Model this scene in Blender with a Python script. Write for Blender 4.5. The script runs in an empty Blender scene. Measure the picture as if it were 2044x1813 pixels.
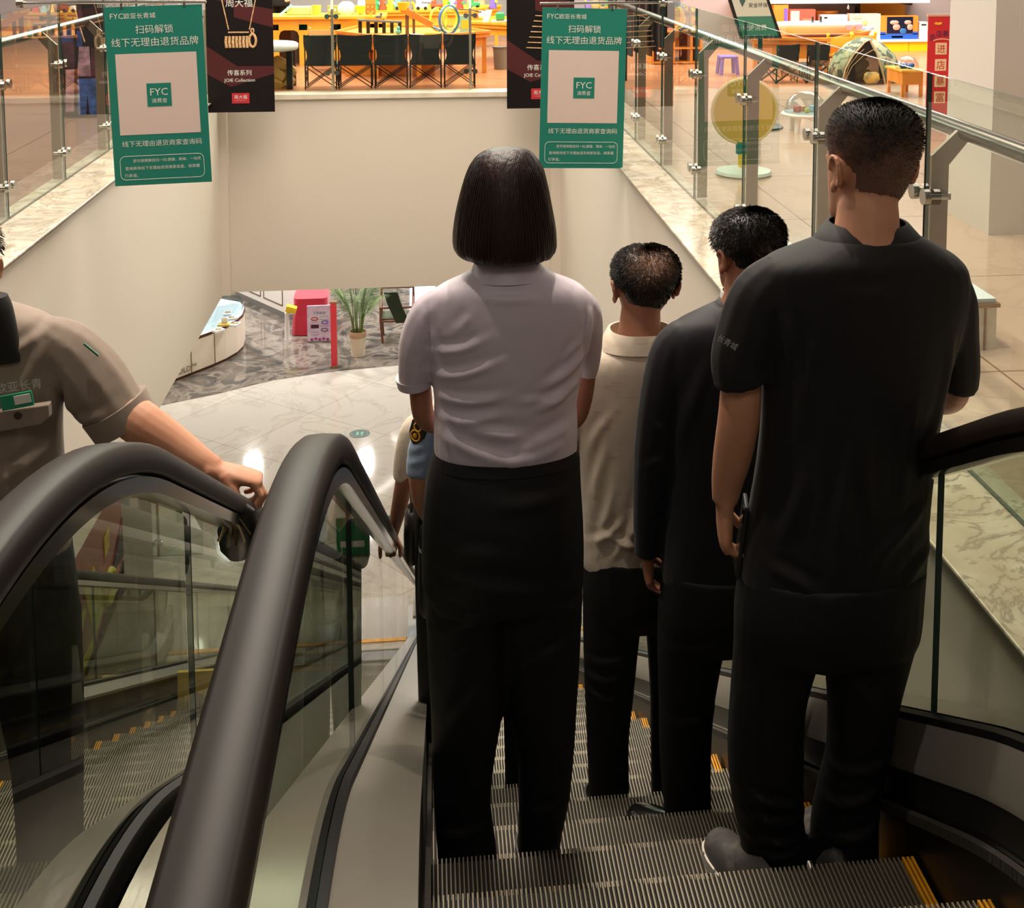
import bpy, bmesh, math, random
import numpy as np
from mathutils import Vector, Matrix, noise
random.seed(7)
SC = bpy.context.scene
COL = SC.collection

# ------------------------------------------------------------------ camera
IW, IH = 2044, 1813
F, PPX, PPY = 2425.0, 1110.0, 105.0          # focal length in pixels, optical axis
VPX, VPY = 850.0, -133.0                     # where the escalator direction (+Y) vanishes
CAM = Vector((0, 0, 1.6))
_y = Vector(((VPX-PPX)/F, (VPY-PPY)/F, 1)).normalized()
_u = Vector((0, -_y.z, _y.y)).normalized()
_x = _y.cross(_u)
MW = Matrix((_x, _y, _u)).transposed()       # world -> (right, down, forward)
camd = bpy.data.cameras.new('camera')
camd.sensor_fit = 'HORIZONTAL'; camd.sensor_width = 36.0
camd.lens = F/IW*36.0
camd.shift_x = -(PPX-IW/2)/IW
camd.shift_y = (PPY-IH/2)/IW
camd.clip_start = 0.02; camd.clip_end = 200
cam = bpy.data.objects.new('camera', camd); COL.objects.link(cam)
r_, d_, f_ = MW[0], MW[1], MW[2]
cam.matrix_world = Matrix(((r_[0], -d_[0], -f_[0], CAM.x), (r_[1], -d_[1], -f_[1], CAM.y), (r_[2], -d_[2], -f_[2], CAM.z), (0, 0, 0, 1)))
SC.camera = cam

def at(px, py, X=None, Y=None, Z=None):
    """the point of a world plane (X=, Y= or Z=) seen at a place of the photograph"""
    d = MW.transposed() @ Vector(((px-PPX)/F, (py-PPY)/F, 1))
    if Y is not None: t = (Y-CAM.y)/d.y
    elif Z is not None: t = (Z-CAM.z)/d.z
    else: t = (X-CAM.x)/d.x
    return CAM + d*t
def px_of(p):
    q = MW @ (Vector(p)-CAM); return PPX+F*q.x/q.z, PPY+F*q.y/q.z
def mpp(Y): return Y/F*0.99                   # metres per pixel at depth Y

# ------------------------------------------------------------------ light and exposure
SC.view_settings.view_transform = 'Standard'
SC.view_settings.look = 'None'
SC.view_settings.gamma = 1.0
SC.view_settings.use_curve_mapping = False
SC.view_settings.exposure = 0.42
SC.cycles.max_bounces = 8
SC.cycles.transparent_max_bounces = 32
SC.cycles.caustics_reflective = False
SC.cycles.caustics_refractive = False
world = bpy.data.worlds.new('world'); SC.world = world
world.use_nodes = True
world.node_tree.nodes['Background'].inputs[0].default_value = (1.0, 0.86, 0.72, 1)
world.node_tree.nodes['Background'].inputs[1].default_value = 0.12

def area(name, loc, size, power, color=(1, .86, .7), aim=(0, 0, -1), sy=None, spread=math.pi):
    l = bpy.data.lights.new(name, 'AREA'); l.shape = 'RECTANGLE'
    l.size = size; l.size_y = sy or size; l.energy = power; l.color = color; l.spread = spread
    o = bpy.data.objects.new(name, l); COL.objects.link(o); o.location = loc
    o.rotation_euler = Vector(aim).to_track_quat('-Z', 'Y').to_euler()
    return o
def spot(name, loc, aim, power, color=(1, .84, .66), ang=50, blend=.5, rad=.06):
    l = bpy.data.lights.new(name, 'SPOT'); l.energy = power; l.color = color
    l.spot_size = math.radians(ang); l.spot_blend = blend; l.shadow_soft_size = rad
    o = bpy.data.objects.new(name, l); COL.objects.link(o); o.location = loc
    o.rotation_euler = (Vector(aim)-Vector(loc)).to_track_quat('-Z', 'Y').to_euler()
    return o
WARM = (1, .87, .73)
area('ceiling_lamp_atrium', (-.4, 8.0, 5.2), 3.0, 560, WARM, sy=9)
area('ceiling_lamp_landing', (.2, -1.6, 4.6), 2.2, 22, WARM, sy=1.2, aim=(0, .3, -1))
spot('downlight_queue', (.55, 3.7, 5.0), (.5, 3.1, 0), 300, WARM, ang=60)
spot('downlight_stairs', (-.9, 2.6, 5.0), (-.6, 3.0, 0), 160, WARM, ang=50)
area('ceiling_lamp_shop', (-.5, 15.5, 3.0), 6.5, 700, (1, .93, .82), sy=4)
area('ceiling_lamp_shop', (5.5, 13.8, 3.0), 4.0, 420, (1, .93, .84), sy=5)
area('ceiling_lamp_walk', (3.6, 6.0, 3.2), 1.4, 62, WARM, sy=5)
area('ceiling_lamp_walk', (-4.2, 7.5, 3.2), 2.4, 110, WARM, sy=6)
area('green_sign_lamp', (-.3, 12.6, 3.0), 3.0, 16, (.22, 1, .6), aim=(0, -1, -.25), sy=.14)
for _x in (-6.5, -4.0, -1.5, 1.0, 3.5):
    for _y in (9.5, 13.0, 16.5, 20.0, 23.5, 27.0):
        if _y < 12 and -2.3 < _x < 2: continue
        area('downlight_lower', (_x, _y, -2.0), .26, 130 if _x < -2 and _y < 15 else 82, (1, .91, .80) if _y < 18 else (1, .96, .92))
for _x in (-.2, 1.6, 3.4):
    area('daylight_entrance', (_x, 33.0, -3.8), .7, 26, (.55, .78, 1), aim=(-.1, -1, -.2), sy=2.6)

# ------------------------------------------------------------------ materials
def lin(c):
    return tuple(((v/255)/12.92 if v/255 <= .04045 else ((v/255+.055)/1.055)**2.4) for v in c) + (1,)
MATS = {}
def mat(name, rgb, rough=.5, metal=0.0, spec=.5, bump=None, vary=None, emit=None, coat=0, sheen=0, sss=0):
    """bump=(scale, strength, stretch xyz, detail) ; vary=(scale, rgb2, stretch, lo, hi)"""
    if name in MATS: return MATS[name]
    m = bpy.data.materials.new(name); m.use_nodes = True
    nt = m.node_tree; b = nt.nodes['Principled BSDF']
    b.inputs['Base Color'].default_value = lin(rgb)
    b.inputs['Roughness'].default_value = rough
    b.inputs['Metallic'].default_value = metal
    b.inputs['Specular IOR Level'].default_value = spec
    if coat: b.inputs['Coat Weight'].default_value = coat; b.inputs['Coat Roughness'].default_value = .08
    if sheen: b.inputs['Sheen Weight'].default_value = sheen
    if sss:
        b.inputs['Subsurface Weight'].default_value = sss
        b.inputs['Subsurface Radius'].default_value = (.012, .005, .003)
    if emit:
        b.inputs['Emission Color'].default_value = lin(emit[0]); b.inputs['Emission Strength'].default_value = emit[1]
    def coords(st):
        tc = nt.nodes.new('ShaderNodeTexCoord'); mp = nt.nodes.new('ShaderNodeMapping')
        mp.inputs['Scale'].default_value = st
        nt.links.new(tc.outputs['Object'], mp.inputs['Vector']); return mp
    if bump:
        sc, stg, st, det = (list(bump)+[(1, 1, 1), 3])[:4] if len(bump) < 4 else bump
        n = nt.nodes.new('ShaderNodeTexNoise'); n.inputs['Scale'].default_value = sc; n.inputs['Detail'].default_value = det
        nt.links.new(coords(st).outputs[0], n.inputs['Vector'])
        bp = nt.nodes.new('ShaderNodeBump'); bp.inputs['Strength'].default_value = stg; bp.inputs['Distance'].default_value = .01
        nt.links.new(n.outputs['Fac'], bp.inputs['Height']); nt.links.new(bp.outputs[0], b.inputs['Normal'])
    if vary:
        sc, rgb2, st, lo, hi = vary
        n = nt.nodes.new('ShaderNodeTexNoise'); n.inputs['Scale'].default_value = sc; n.inputs['Detail'].default_value = 5
        nt.links.new(coords(st).outputs[0], n.inputs['Vector'])
        cr = nt.nodes.new('ShaderNodeValToRGB')
        cr.color_ramp.elements[0].position = lo; cr.color_ramp.elements[0].color = lin(rgb)
        cr.color_ramp.elements[1].position = hi; cr.color_ramp.elements[1].color = lin(rgb2)
        nt.links.new(n.outputs['Fac'], cr.inputs[0]); nt.links.new(cr.outputs[0], b.inputs['Base Color'])
    MATS[name] = m
    return m

def glass_mat(name, tint, refl=1.0, ior=1.5):
    if name in MATS: return MATS[name]
    m = bpy.data.materials.new(name); m.use_nodes = True; nt = m.node_tree
    for n in list(nt.nodes):
        if n.type != 'OUTPUT_MATERIAL': nt.nodes.remove(n)
    out = nt.nodes[0]
    tr = nt.nodes.new('ShaderNodeBsdfTransparent'); tr.inputs[0].default_value = lin(tint)
    gl = nt.nodes.new('ShaderNodeBsdfGlossy'); gl.inputs['Roughness'].default_value = .0
    gl.inputs['Color'].default_value = (refl, refl, refl, 1)
    fr = nt.nodes.new('ShaderNodeFresnel'); fr.inputs['IOR'].default_value = ior
    mx = nt.nodes.new('ShaderNodeMixShader')
    ge = nt.nodes.new('ShaderNodeNewGeometry')          # reflect on the outer faces only
    iv = nt.nodes.new('ShaderNodeMath'); iv.operation = 'SUBTRACT'; iv.inputs[0].default_value = 1
    ml = nt.nodes.new('ShaderNodeMath'); ml.operation = 'MULTIPLY'
    nt.links.new(ge.outputs['Backfacing'], iv.inputs[1]); nt.links.new(iv.outputs[0], ml.inputs[0]); nt.links.new(fr.outputs[0], ml.inputs[1])
    nt.links.new(ml.outputs[0], mx.inputs[0]); nt.links.new(tr.outputs[0], mx.inputs[1]); nt.links.new(gl.outputs[0], mx.inputs[2])
    nt.links.new(mx.outputs[0], out.inputs[0]); MATS[name] = m
    return m

def marble(name, base, vein, rough=.15, scale=1.0, w=(.02, .10), cloud=None, tile=None):
    if name in MATS: return MATS[name]
    m = bpy.data.materials.new(name); m.use_nodes = True; nt = m.node_tree; b = nt.nodes['Principled BSDF']
    b.inputs['Roughness'].default_value = rough
    N = nt.nodes.new; L = nt.links.new
    tc = N('ShaderNodeTexCoord'); mp = N('ShaderNodeMapping'); mp.inputs['Scale'].default_value = (scale,)*3
    L(tc.outputs['Object'], mp.inputs[0])
    n1 = N('ShaderNodeTexNoise'); n1.inputs['Scale'].default_value = 1.6; n1.inputs['Detail'].default_value = 8; n1.inputs['Roughness'].default_value = .62; n1.inputs['Distortion'].default_value = 1.1
    L(mp.outputs[0], n1.inputs['Vector'])
    s = N('ShaderNodeMath'); s.operation = 'SUBTRACT'; s.inputs[1].default_value = .5; L(n1.outputs['Fac'], s.inputs[0])
    a = N('ShaderNodeMath'); a.operation = 'ABSOLUTE'; L(s.outputs[0], a.inputs[0])
    cr = N('ShaderNodeValToRGB'); cr.color_ramp.elements[0].position = w[0]*.5; cr.color_ramp.elements[0].color = (1, 1, 1, 1)
    cr.color_ramp.elements[1].position = w[1]*.5; cr.color_ramp.elements[1].color = (0, 0, 0, 1); L(a.outputs[0], cr.inputs[0])
    n2 = N('ShaderNodeTexNoise'); n2.inputs['Scale'].default_value = 3.1; n2.inputs['Detail'].default_value = 6; L(mp.outputs[0], n2.inputs['Vector'])
    mk = N('ShaderNodeMath'); mk.operation = 'MULTIPLY'; L(cr.outputs[0], mk.inputs[0]); L(n2.outputs['Fac'], mk.inputs[1])
    mx = N('ShaderNodeMix'); mx.data_type = 'RGBA'; mx.inputs['A'].default_value = lin(base); mx.inputs['B'].default_value = lin(vein)
    L(mk.outputs[0], mx.inputs['Factor']); last = mx.outputs['Result']
    if cloud:
        c2 = N('ShaderNodeValToRGB'); c2.color_ramp.elements[0].position = .38; c2.color_ramp.elements[0].color = lin(base)
        c2.color_ramp.elements[1].position = .66; c2.color_ramp.elements[1].color = lin(cloud); L(n2.outputs['Fac'], c2.inputs[0])
        L(c2.outputs[0], mx.inputs['A'])
    if tile:
        tw, th, rot, gc, gw = tile
        m2 = N('ShaderNodeMapping'); m2.inputs['Rotation'].default_value = (0, 0, rot); L(tc.outputs['Object'], m2.inputs[0])
        br = N('ShaderNodeTexBrick'); br.inputs['Scale'].default_value = 1; br.offset = 0
        br.inputs['Mortar Size'].default_value = gw; br.inputs['Brick Width'].default_value = tw; br.inputs['Row Height'].default_value = th
        br.inputs['Color1'].default_value = (1, 1, 1, 1); br.inputs['Color2'].default_value = (.94, .94, .94, 1); br.inputs['Mortar'].default_value = lin(gc)
        L(m2.outputs[0], br.inputs['Vector'])
        mm = N('ShaderNodeMix'); mm.data_type = 'RGBA'; mm.blend_type = 'MULTIPLY'; mm.inputs['Factor'].default_value = 1
        L(last, mm.inputs['A']); L(br.outputs['Color'], mm.inputs['B']); last = mm.outputs['Result']
    L(last, b.inputs['Base Color']); MATS[name] = m
    return m

# ------------------------------------------------------------------ object helpers
ORI = {}
def tag(o, label=None, cat=None, group=None, kind=None):
    if label: o['label'] = label
    if cat: o['category'] = cat
    if group: o['group'] = group
    if kind: o['kind'] = kind
    return o
def thing(name, loc, label, cat, group=None, rz=0):
    o = bpy.data.objects.new(name, None); COL.objects.link(o); o.empty_display_size = .1
    o.location = loc; o.rotation_euler = (0, 0, rz); ORI[o.name] = Vector(loc)
    return tag(o, label, cat, group)

class MB:
    def __init__(s): s.v = []; s.f = []; s.m = []
    def add(s, vs, fs, mi=0):
        b = len(s.v); s.v += [Vector(v) for v in vs]; s.f += [tuple(b+i for i in f) for f in fs]; s.m += [mi]*len(fs); return s
    def box(s, a, b, mi=0):
        x0, y0, z0 = a; x1, y1, z1 = b
        return s.add([(x0, y0, z0), (x1, y0, z0), (x1, y1, z0), (x0, y1, z0), (x0, y0, z1), (x1, y0, z1), (x1, y1, z1), (x0, y1, z1)],
                     [(0, 3, 2, 1), (4, 5, 6, 7), (0, 1, 5, 4), (1, 2, 6, 5), (2, 3, 7, 6), (3, 0, 4, 7)], mi)
    def cbox(s, c, d, rot=None, mi=0):
        c = Vector(c); h = Vector(d)/2; k = len(s.v)
        s.box(-h, h, mi)
        for i in range(k, len(s.v)):
            s.v[i] = c + (rot @ s.v[i] if rot else s.v[i])
        return s
    def bar(s, p, q, w, t=None, mi=0):
        """rectangular bar from p to q"""
        p, q = Vector(p), Vector(q); d = q-p
        rot = d.to_track_quat('Z', 'Y').to_matrix()
        return s.cbox((p+q)/2, (w, t or w, d.length), rot, mi)
    def loft(s, rings, mi=0, cap=True):
        n = len(rings[0]); b = len(s.v)
        for r in rings: s.v += [Vector(p) for p in r]
        for i in range(len(rings)-1):
            for j in range(n):
                a = b+i*n+j; c = b+i*n+(j+1) % n
                s.f.append((a, c, c+n, a+n)); s.m.append(mi)
        if cap:
            s.f.append(tuple(b+j for j in reversed(range(n)))); s.m.append(mi)
            e = b+(len(rings)-1)*n; s.f.append(tuple(e+j for j in range(n))); s.m.append(mi)
        return s
    def tube(s, pts, rad, n=10, mi=0):
        pts = [Vector(p) for p in pts]; k = len(pts)
        rad = rad if isinstance(rad, (list, tuple)) else [rad]*k
        rings = []; up = None
        for i, p in enumerate(pts):
            d = (pts[min(i+1, k-1)]-pts[max(i-1, 0)]).normalized()
            if up is None:
                up = d.orthogonal().normalized()
            up = (up-d*up.dot(d)).normalized(); sd = d.cross(up)
            r = rad[i]; ru, rs = (r if isinstance(r, (list, tuple)) else (r, r))
            rings.append([p+up*ru*math.cos(2*math.pi*j/n)+sd*rs*math.sin(2*math.pi*j/n) for j in range(n)])
        return s.loft(rings, mi)
    def lathe(s, prof, c=(0, 0, 0), n=24, mi=0):
        c = Vector(c)
        return s.loft([[c+Vector((r*math.cos(2*math.pi*j/n), r*math.sin(2*math.pi*j/n), z)) for j in range(n)] for r, z in prof], mi)
    def prism(s, poly, a, b, axis='Z', mi=0):
        """poly of 2-D points extruded from a to b along an axis"""
        def P(u, v, w): return {'Z': (u, v, w), 'Y': (u, w, v), 'X': (w, u, v)}[axis]
        n = len(poly); k = len(s.v)
        s.v += [Vector(P(u, v, a)) for u, v in poly]+[Vector(P(u, v, b)) for u, v in poly]
        s.f += [tuple(k+i for i in range(n)), tuple(k+n+i for i in reversed(range(n)))]
        s.f += [(k+i, k+n+i, k+n+(i+1) % n, k+(i+1) % n) for i in range(n)]
        s.m += [mi]*(n+2); return s
    def ball(s, c, r, n=14, m=9, mi=0):
        r = r if isinstance(r, (list, tuple)) else (r, r, r); c = Vector(c); rings = []
        for i in range(1, m):
            t = -math.pi/2+math.pi*i/m
            rings.append([c+Vector((r[0]*math.cos(t)*math.cos(2*math.pi*j/n), r[1]*math.cos(t)*math.sin(2*math.pi*j/n), r[2]*math.sin(t))) for j in range(n)])
        return s.loft(rings, mi)
    def mesh(s, name, mats, off=Vector((0, 0, 0)), smooth=False):
        me = bpy.data.meshes.new(name)
        me.from_pydata([tuple(v-off) for v in s.v], [], s.f)
        me.polygons.foreach_set('material_index', s.m)
        for m in (mats if isinstance(mats, (list, tuple)) else [mats]): me.materials.append(m)
        bm = bmesh.new(); bm.from_mesh(me); bmesh.ops.recalc_face_normals(bm, faces=bm.faces)
        if smooth:
            for f in bm.faces: f.smooth = True
            ang = math.radians(smooth if smooth is not True else 40)
            for e in bm.edges:
                if len(e.link_faces) == 2 and e.calc_face_angle(0) > ang: e.smooth = False
        bm.to_mesh(me); bm.free()
        return me
    def build(s, name, mats, parent=None, smooth=False, label=None, cat=None, group=None, kind=None, bevel=0, local=False):
        if parent is not None: off = Vector((0, 0, 0)) if local else ORI[parent.name]
        else:
            xs = [v.x for v in s.v]; ys = [v.y for v in s.v]; zs = [v.z for v in s.v]
            off = Vector(((min(xs)+max(xs))/2, (min(ys)+max(ys))/2, min(zs)))
        return link(s.mesh(name, mats, off, smooth), name, parent, off, label, cat, group, kind, bevel)
def link(me, name, parent=None, off=None, label=None, cat=None, group=None, kind=None, bevel=0):
    o = bpy.data.objects.new(name, me); COL.objects.link(o)
    if parent is not None: o.parent = parent
    else: o.location = off
    ORI[o.name] = Vector(off)
    tag(o, label, cat, group, kind)
    if bevel:
        md = o.modifiers.new('bevel', 'BEVEL'); md.width = bevel; md.segments = 2; md.limit_method = 'ANGLE'
    return o
def copy_tree(o, parent=None):
    c = o.copy(); COL.objects.link(c)
    if parent is not None: c.parent = parent
    ORI[c.name] = ORI.get(o.name, Vector((0, 0, 0)))
    for ch in o.children: copy_tree(ch, c)
    return c
def again(o, loc, label=None, group=None, rz=None, scale=None):
    c = copy_tree(o); c.location = loc
    if rz is not None: c.rotation_euler[2] = rz
    if scale: c.scale = (scale,)*3
    if label: c['label'] = label
    if group: c['group'] = group
    return c
def text(s, width, centre, parent, m, name='lettering', depth=.0015, face='-Y', rot=0, maxh=None, left=False, label=None, yaw=None):
    """lettering as a thin mesh; width in metres; centre in world coordinates; facing -Y, +X or -X"""
    cu = bpy.data.curves.new('txt', 'FONT'); cu.body = s; cu.size = .1; cu.resolution_u = 2
    t = bpy.data.objects.new('txt', cu); COL.objects.link(t)
    dg = bpy.context.evaluated_depsgraph_get(); dg.update()
    me = bpy.data.meshes.new_from_object(t.evaluated_get(dg))
    bpy.data.objects.remove(t); bpy.data.curves.remove(cu)
    n = len(me.vertices); co = np.empty(n*3); me.vertices.foreach_get('co', co); co = co.reshape(-1, 3)
    lo, hi = co.min(0), co.max(0); k = width/max(hi[0]-lo[0], 1e-6)
    if maxh and (hi[1]-lo[1])*k > maxh: k = maxh/(hi[1]-lo[1])
    u = (co[:, 0]-(lo[0] if left else (lo[0]+hi[0])/2))*k; v = (co[:, 1]-(lo[1]+hi[1])/2)*k
    c, sn = math.cos(rot), math.sin(rot); u, v = u*c-v*sn, u*sn+v*c
    out = np.zeros((n, 3))
    if face == '-Y': out[:, 0] = u; out[:, 1] = -depth; out[:, 2] = v
    elif face == '+X': out[:, 1] = u; out[:, 0] = depth; out[:, 2] = v
    elif face == '-X': out[:, 1] = -u; out[:, 0] = -depth; out[:, 2] = v
    elif face == '+Z': out[:, 0] = u; out[:, 1] = v; out[:, 2] = depth
    if yaw is not None:
        cy, sy = math.cos(yaw), math.sin(yaw); out[:, 0], out[:, 1] = out[:, 0]*cy-out[:, 1]*sy, out[:, 0]*sy+out[:, 1]*cy
    cen = Vector(centre); off = ORI[parent.name]
    out += np.array(cen-off)
    me.vertices.foreach_set('co', out.ravel()); me.update()
    me.materials.clear(); me.materials.append(m)
    return link(me, name, parent, off, label)
# ------------------------------------------------------------------ material palette
PLASTER = mat('plaster_cream', (226, 215, 201), .75, bump=(30, .05, (1, 1, 1), 2))
SLABM = PLASTER
TILE_W = marble('tile_white', (232, 226, 214), (205, 196, 180), .07, .6, (.0, .08), tile=(1.6, 1.6, math.radians(38), (205, 200, 190), .006))
MARBLE_G = marble('marble_grey', (112, 102, 92), (176, 165, 150), .05, .9, (.0, .16), cloud=(74, 74, 74))
MARBLE_S = marble('marble_sill', (200, 186, 164), (112, 94, 74), .16, 2.1, (.0, .06), cloud=(222, 214, 196))
TILE_B = marble('tile_beige', (198, 170, 148), (176, 150, 130), .12, .8, (.0, .08), tile=(1.2, 1.2, 0, (170, 150, 135), .005))
TILE_P = marble('tile_brown', (150, 112, 94), (120, 90, 76), .2, .8, (.0, .08), tile=(1.0, 1.0, 0, (120, 92, 78), .006))
WOOD_F = mat('wood_floor', (196, 132, 92), .28, vary=(2.2, (160, 98, 62), (1, 9, 1), .3, .75))
STEEL = mat('steel_brushed', (172, 165, 152), .26, .85, bump=(60, .06, (1, .02, 1), 2))
STEEL_D = mat('steel_dark', (92, 88, 82), .32, 1.0, bump=(60, .06, (1, .02, 1), 2))
STEEL_P = mat('steel_polished', (180, 178, 172), .16, 1.0)
POST_M = mat('post_paint', (150, 134, 120), .38, .6)
TUBE_M = mat('tube_steel', (112, 104, 98), .22, .9)
BLACK = mat('black_plastic', (14, 13, 13), .4)
RUBBER = mat('handrail_rubber', (38, 30, 26), .45, 0, .22)
RUBBER_D = mat('rubber_seal', (16, 15, 14), .45)
BRUSH = mat('brush_bristles', (40, 36, 30), .8, bump=(90, .5, (1, 1, .15), 2))
GLASS = glass_mat('glass_clear', (243, 248, 244), 1.0, 1.5)
GLASS_E = glass_mat('glass_escalator', (222, 226, 217), 1.0, 1.5)
EDGE = mat('glass_edge', (64, 88, 80), .15)
RIDGE = mat('step_ridge', (134, 125, 108), .45, .5)
GROOVE = mat('step_groove', (26, 25, 22), .7, .2)
YELLOW = mat('step_yellow', (226, 160, 24), .5, vary=(14, (196, 130, 14), (1, 1, 1), .4, .7))
WHITE = mat('white_paint', (236, 232, 226), .5)

# ------------------------------------------------------------------ the setting
ZL = -6.2
XL, XR, YB, ZS = -2.075, 1.36, 12.25, -2.0
def slab(name, a, b, top):
    m = MB().box(a, b); m.m[1] = 1
    return m.build(name, [SLABM, top], kind='structure')
slab('floor_left', (-10, -4, ZS), (XL, YB, 0), TILE_P)
slab('floor_right', (XR, -4, ZS), (10, YB, 0), TILE_B)
slab('floor_back', (-10, YB, ZS), (11, 22, 0), WOOD_F)
slab('floor_landing', (XL, -4, -.9), (XR, .75, .12), mat('landing_plate', (120, 116, 108), .35, .8, bump=(40, .2)))
MB().box((-14, 8, ZL-.2), (14, 36, ZL)).build('floor_lower', TILE_W, kind='structure')
# dark marble of the jewellery shop on the lower floor, its edge a long curve
edge = [at(x, y, Z=ZL+.004) for x, y in ((-420, 960), (60, 873), (312, 811), (430, 787), (545, 759), (660, 742), (795, 729), (960, 722), (1250, 716), (1700, 714))]
poly = [(p.x, p.y) for p in edge]+[(16, 34), (-16, 34)]
MB().prism(poly, ZL-.05, ZL+.004).build('floor_marble', MARBLE_G, kind='structure')
MB().box((-14, 34.2, ZL), (14, 34.4, ZS)).build('wall_lower', mat('wall_shop', (150, 142, 134), .6), kind='structure')
MB().box((-9.2, 8, ZL), (-9.0, 34, ZS)).build('wall_lower_left', PLASTER, kind='structure')
# plaster fascias of the opening
MB().box((XL, .95, ZS), (XL+.02, YB, -.03)).build('wall_left', PLASTER, kind='structure')
MB().box((XR-.02, .95, ZS), (XR, YB, -.03)).build('wall_right', PLASTER, kind='structure')
MB().box((XL+.02, YB-.02, ZS), (XR-.02, YB, -.0)).build('wall_back', PLASTER, kind='structure')
MB().box((XL+.02, YB-.14, ZS), (XL+.10, YB-.02, -.03)).build('trim_1', PLASTER, kind='structure')
MB().box((XR-.12, YB-.14, ZS), (XR-.02, YB-.02, -.03)).build('trim_2', PLASTER, kind='structure')
# marble sills under the balustrades
MB().box((XL-.36, .3, 0), (XL+.05, YB-.02, .012)).build('trim_3', MARBLE_S, kind='structure', bevel=.004)
MB().box((XR-.06, .3, 0), (XR+.30, YB-.02, .012)).build('trim_4', MARBLE_S, kind='structure', bevel=.004)
MB().box((XL+.05, YB-.05, -.05), (XR-.06, YB+.2, .006)).build('trim_5', mat('sill_white', (238, 226, 206), .3, vary=(4, (214, 196, 170), (1, 1, 1), .5, .8)), kind='structure', bevel=.006)
# white column and the back of the toy shop
MB().box((2.96, 6.06, 0), (4.4, 6.62, 4.2)).build('column', mat('column_white', (206, 198, 190), .6), kind='structure')
MB().box((-10, 21.8, 0), (11, 22, 3)).build('wall_shop', mat('wall_shop_pale', (206, 200, 206), .6), kind='structure')
MB().box((3.55, 16.6, 0), (9.5, 16.8, 2.6)).build('wall_shop_right', mat('wall_shop_grey', (150, 140, 138), .6), kind='structure')

# ------------------------------------------------------------------ glass balustrades
def glass_panel(axis, a, b, c, z0, z1, parent, m=GLASS, t=.012):
    """upright pane; axis 'Y' runs along Y from a to b at X=c"""
    mb = MB()
    if axis == 'Y': mb.box((c-t/2, a, z0), (c+t/2, b, z1)); big = (3, 5)
    else: mb.box((a, c-t/2, z0), (b, c+t/2, z1)); big = (2, 4)
    mb.m = [0 if i in big else 1 for i in range(6)]
    return mb.build('glass_panel', [m, EDGE], parent)

def balustrade(name, label, axis, joints, c, side, z0=.02, h=1.16, post=True, base=0.0, tube=True):
    """side: +1 / -1 direction in which posts and handrail stand behind the glass"""
    loc = (c, joints[0], base) if axis == 'Y' else (joints[0], c, base)
    t = thing(name, loc, label, 'balustrade')
    def P(u, o, z): return Vector((c+side*o, u, base+z)) if axis == 'Y' else Vector((u, c+side*o, base+z))
    for a, b in zip(joints[:-1], joints[1:]):
        glass_panel(axis, a+.007, b-.007, c, base+z0, base+h, t)
    if tube:
        hr = MB().tube([P(joints[0]-.2, .135, .965), P((joints[0]+joints[-1])/2, .135, .965), P(joints[-1], .135, .965)], .031, 16).build('handrail', TUBE_M, t, smooth=True)
    for u in joints[:-1] if post else []:
        p = MB()
        if axis == 'Y':
            q = [(.02, 0), (.078, 0), (.078, .84), (.165, .945), (.12, .965), (.02, .87)]
            p.prism([(c+side*x, base+z0+z) for x, z in q], u+.012, u+.03, 'Y')
        else:
            p.bar(P(u+.0, .05, 0), P(u+.0, .05, .84), .026, .03).bar(P(u+.0, .05, .83), P(u+.0, .12, .95), .026, .03)
        p.build('post', POST_M if axis == 'Y' else mat('post_light', (190, 176, 156), .4, .6), t)
        for z in (.2, .77):
            for s in (-1, 1):
                k = MB()
                k.tube([P(u+s*.045, -.032, z), P(u+s*.045, -.012, z)], .026, 14)
                k.tube([P(u+s*.045, -.012, z), P(u+s*.045, .05, z)], .011, 10)
                if s == 1: k.bar(P(u-.05, .05, z), P(u+.05, .05, z), .02)
                k.build('glass_clamp', STEEL_P, t, smooth=True)
    return t
balustrade('glass_balustrade', 'glass balustrade with steel tube handrail on the right marble sill', 'Y', [1.45, 2.57, 3.68, 4.80, 5.92, 7.03, 8.07, 9.1, 10.1, 11.1, 12.1], 1.585, 1)
balustrade('glass_balustrade', 'glass balustrade with steel tube handrail on the left marble sill', 'Y', [3.6, 4.7, 5.82, 6.93, 8.01, 9.1, 10.1, 11.1, 12.1], -2.33, -1)
balustrade('glass_balustrade', 'glass balustrade on the far sill in front of the black folding chairs', 'X', [-2.2, -.95, .44, 1.5], YB+.1, 1, z0=.0)
balustrade('glass_balustrade', 'glass balustrade on the lower floor beyond the left escalator', 'X', [-5.2, -4.3, -3.42, -2.86], 15.0, 1, base=ZL, h=1.1, post=True)

# ------------------------------------------------------------------ escalators
ZLAND = .12; SL = .577; YC0 = 1.56; YC1 = YC0+(ZLAND-ZL)/SL; WB = .4; PITCH = .32; YS0 = 2.16
def g(Y):
    """height of the step nosing line"""
    z = ZLAND
    for c, s in ((YC0, -SL), (YC1, SL)):
        if Y > c+WB: z += s*(Y-c)
        elif Y > c-WB: z += s*(Y-c+WB)**2/(4*WB)
    return z
def yrange(a, b):
    ys = [a]
    while ys[-1] < b-1e-6:
        y = ys[-1]; near = abs(y-YC0) < .7 or abs(y-YC1) < .7
        ys.append(min(b, y+(.06 if near else .4)))
    return ys
def sweep(cross, a, b, mb=None, mi=0, fz=g):
    mb = mb or MB()
    return mb.loft([[(x, y, fz(y)+dz) for x, dz in cross] for y in yrange(a, b)], mi)

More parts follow.
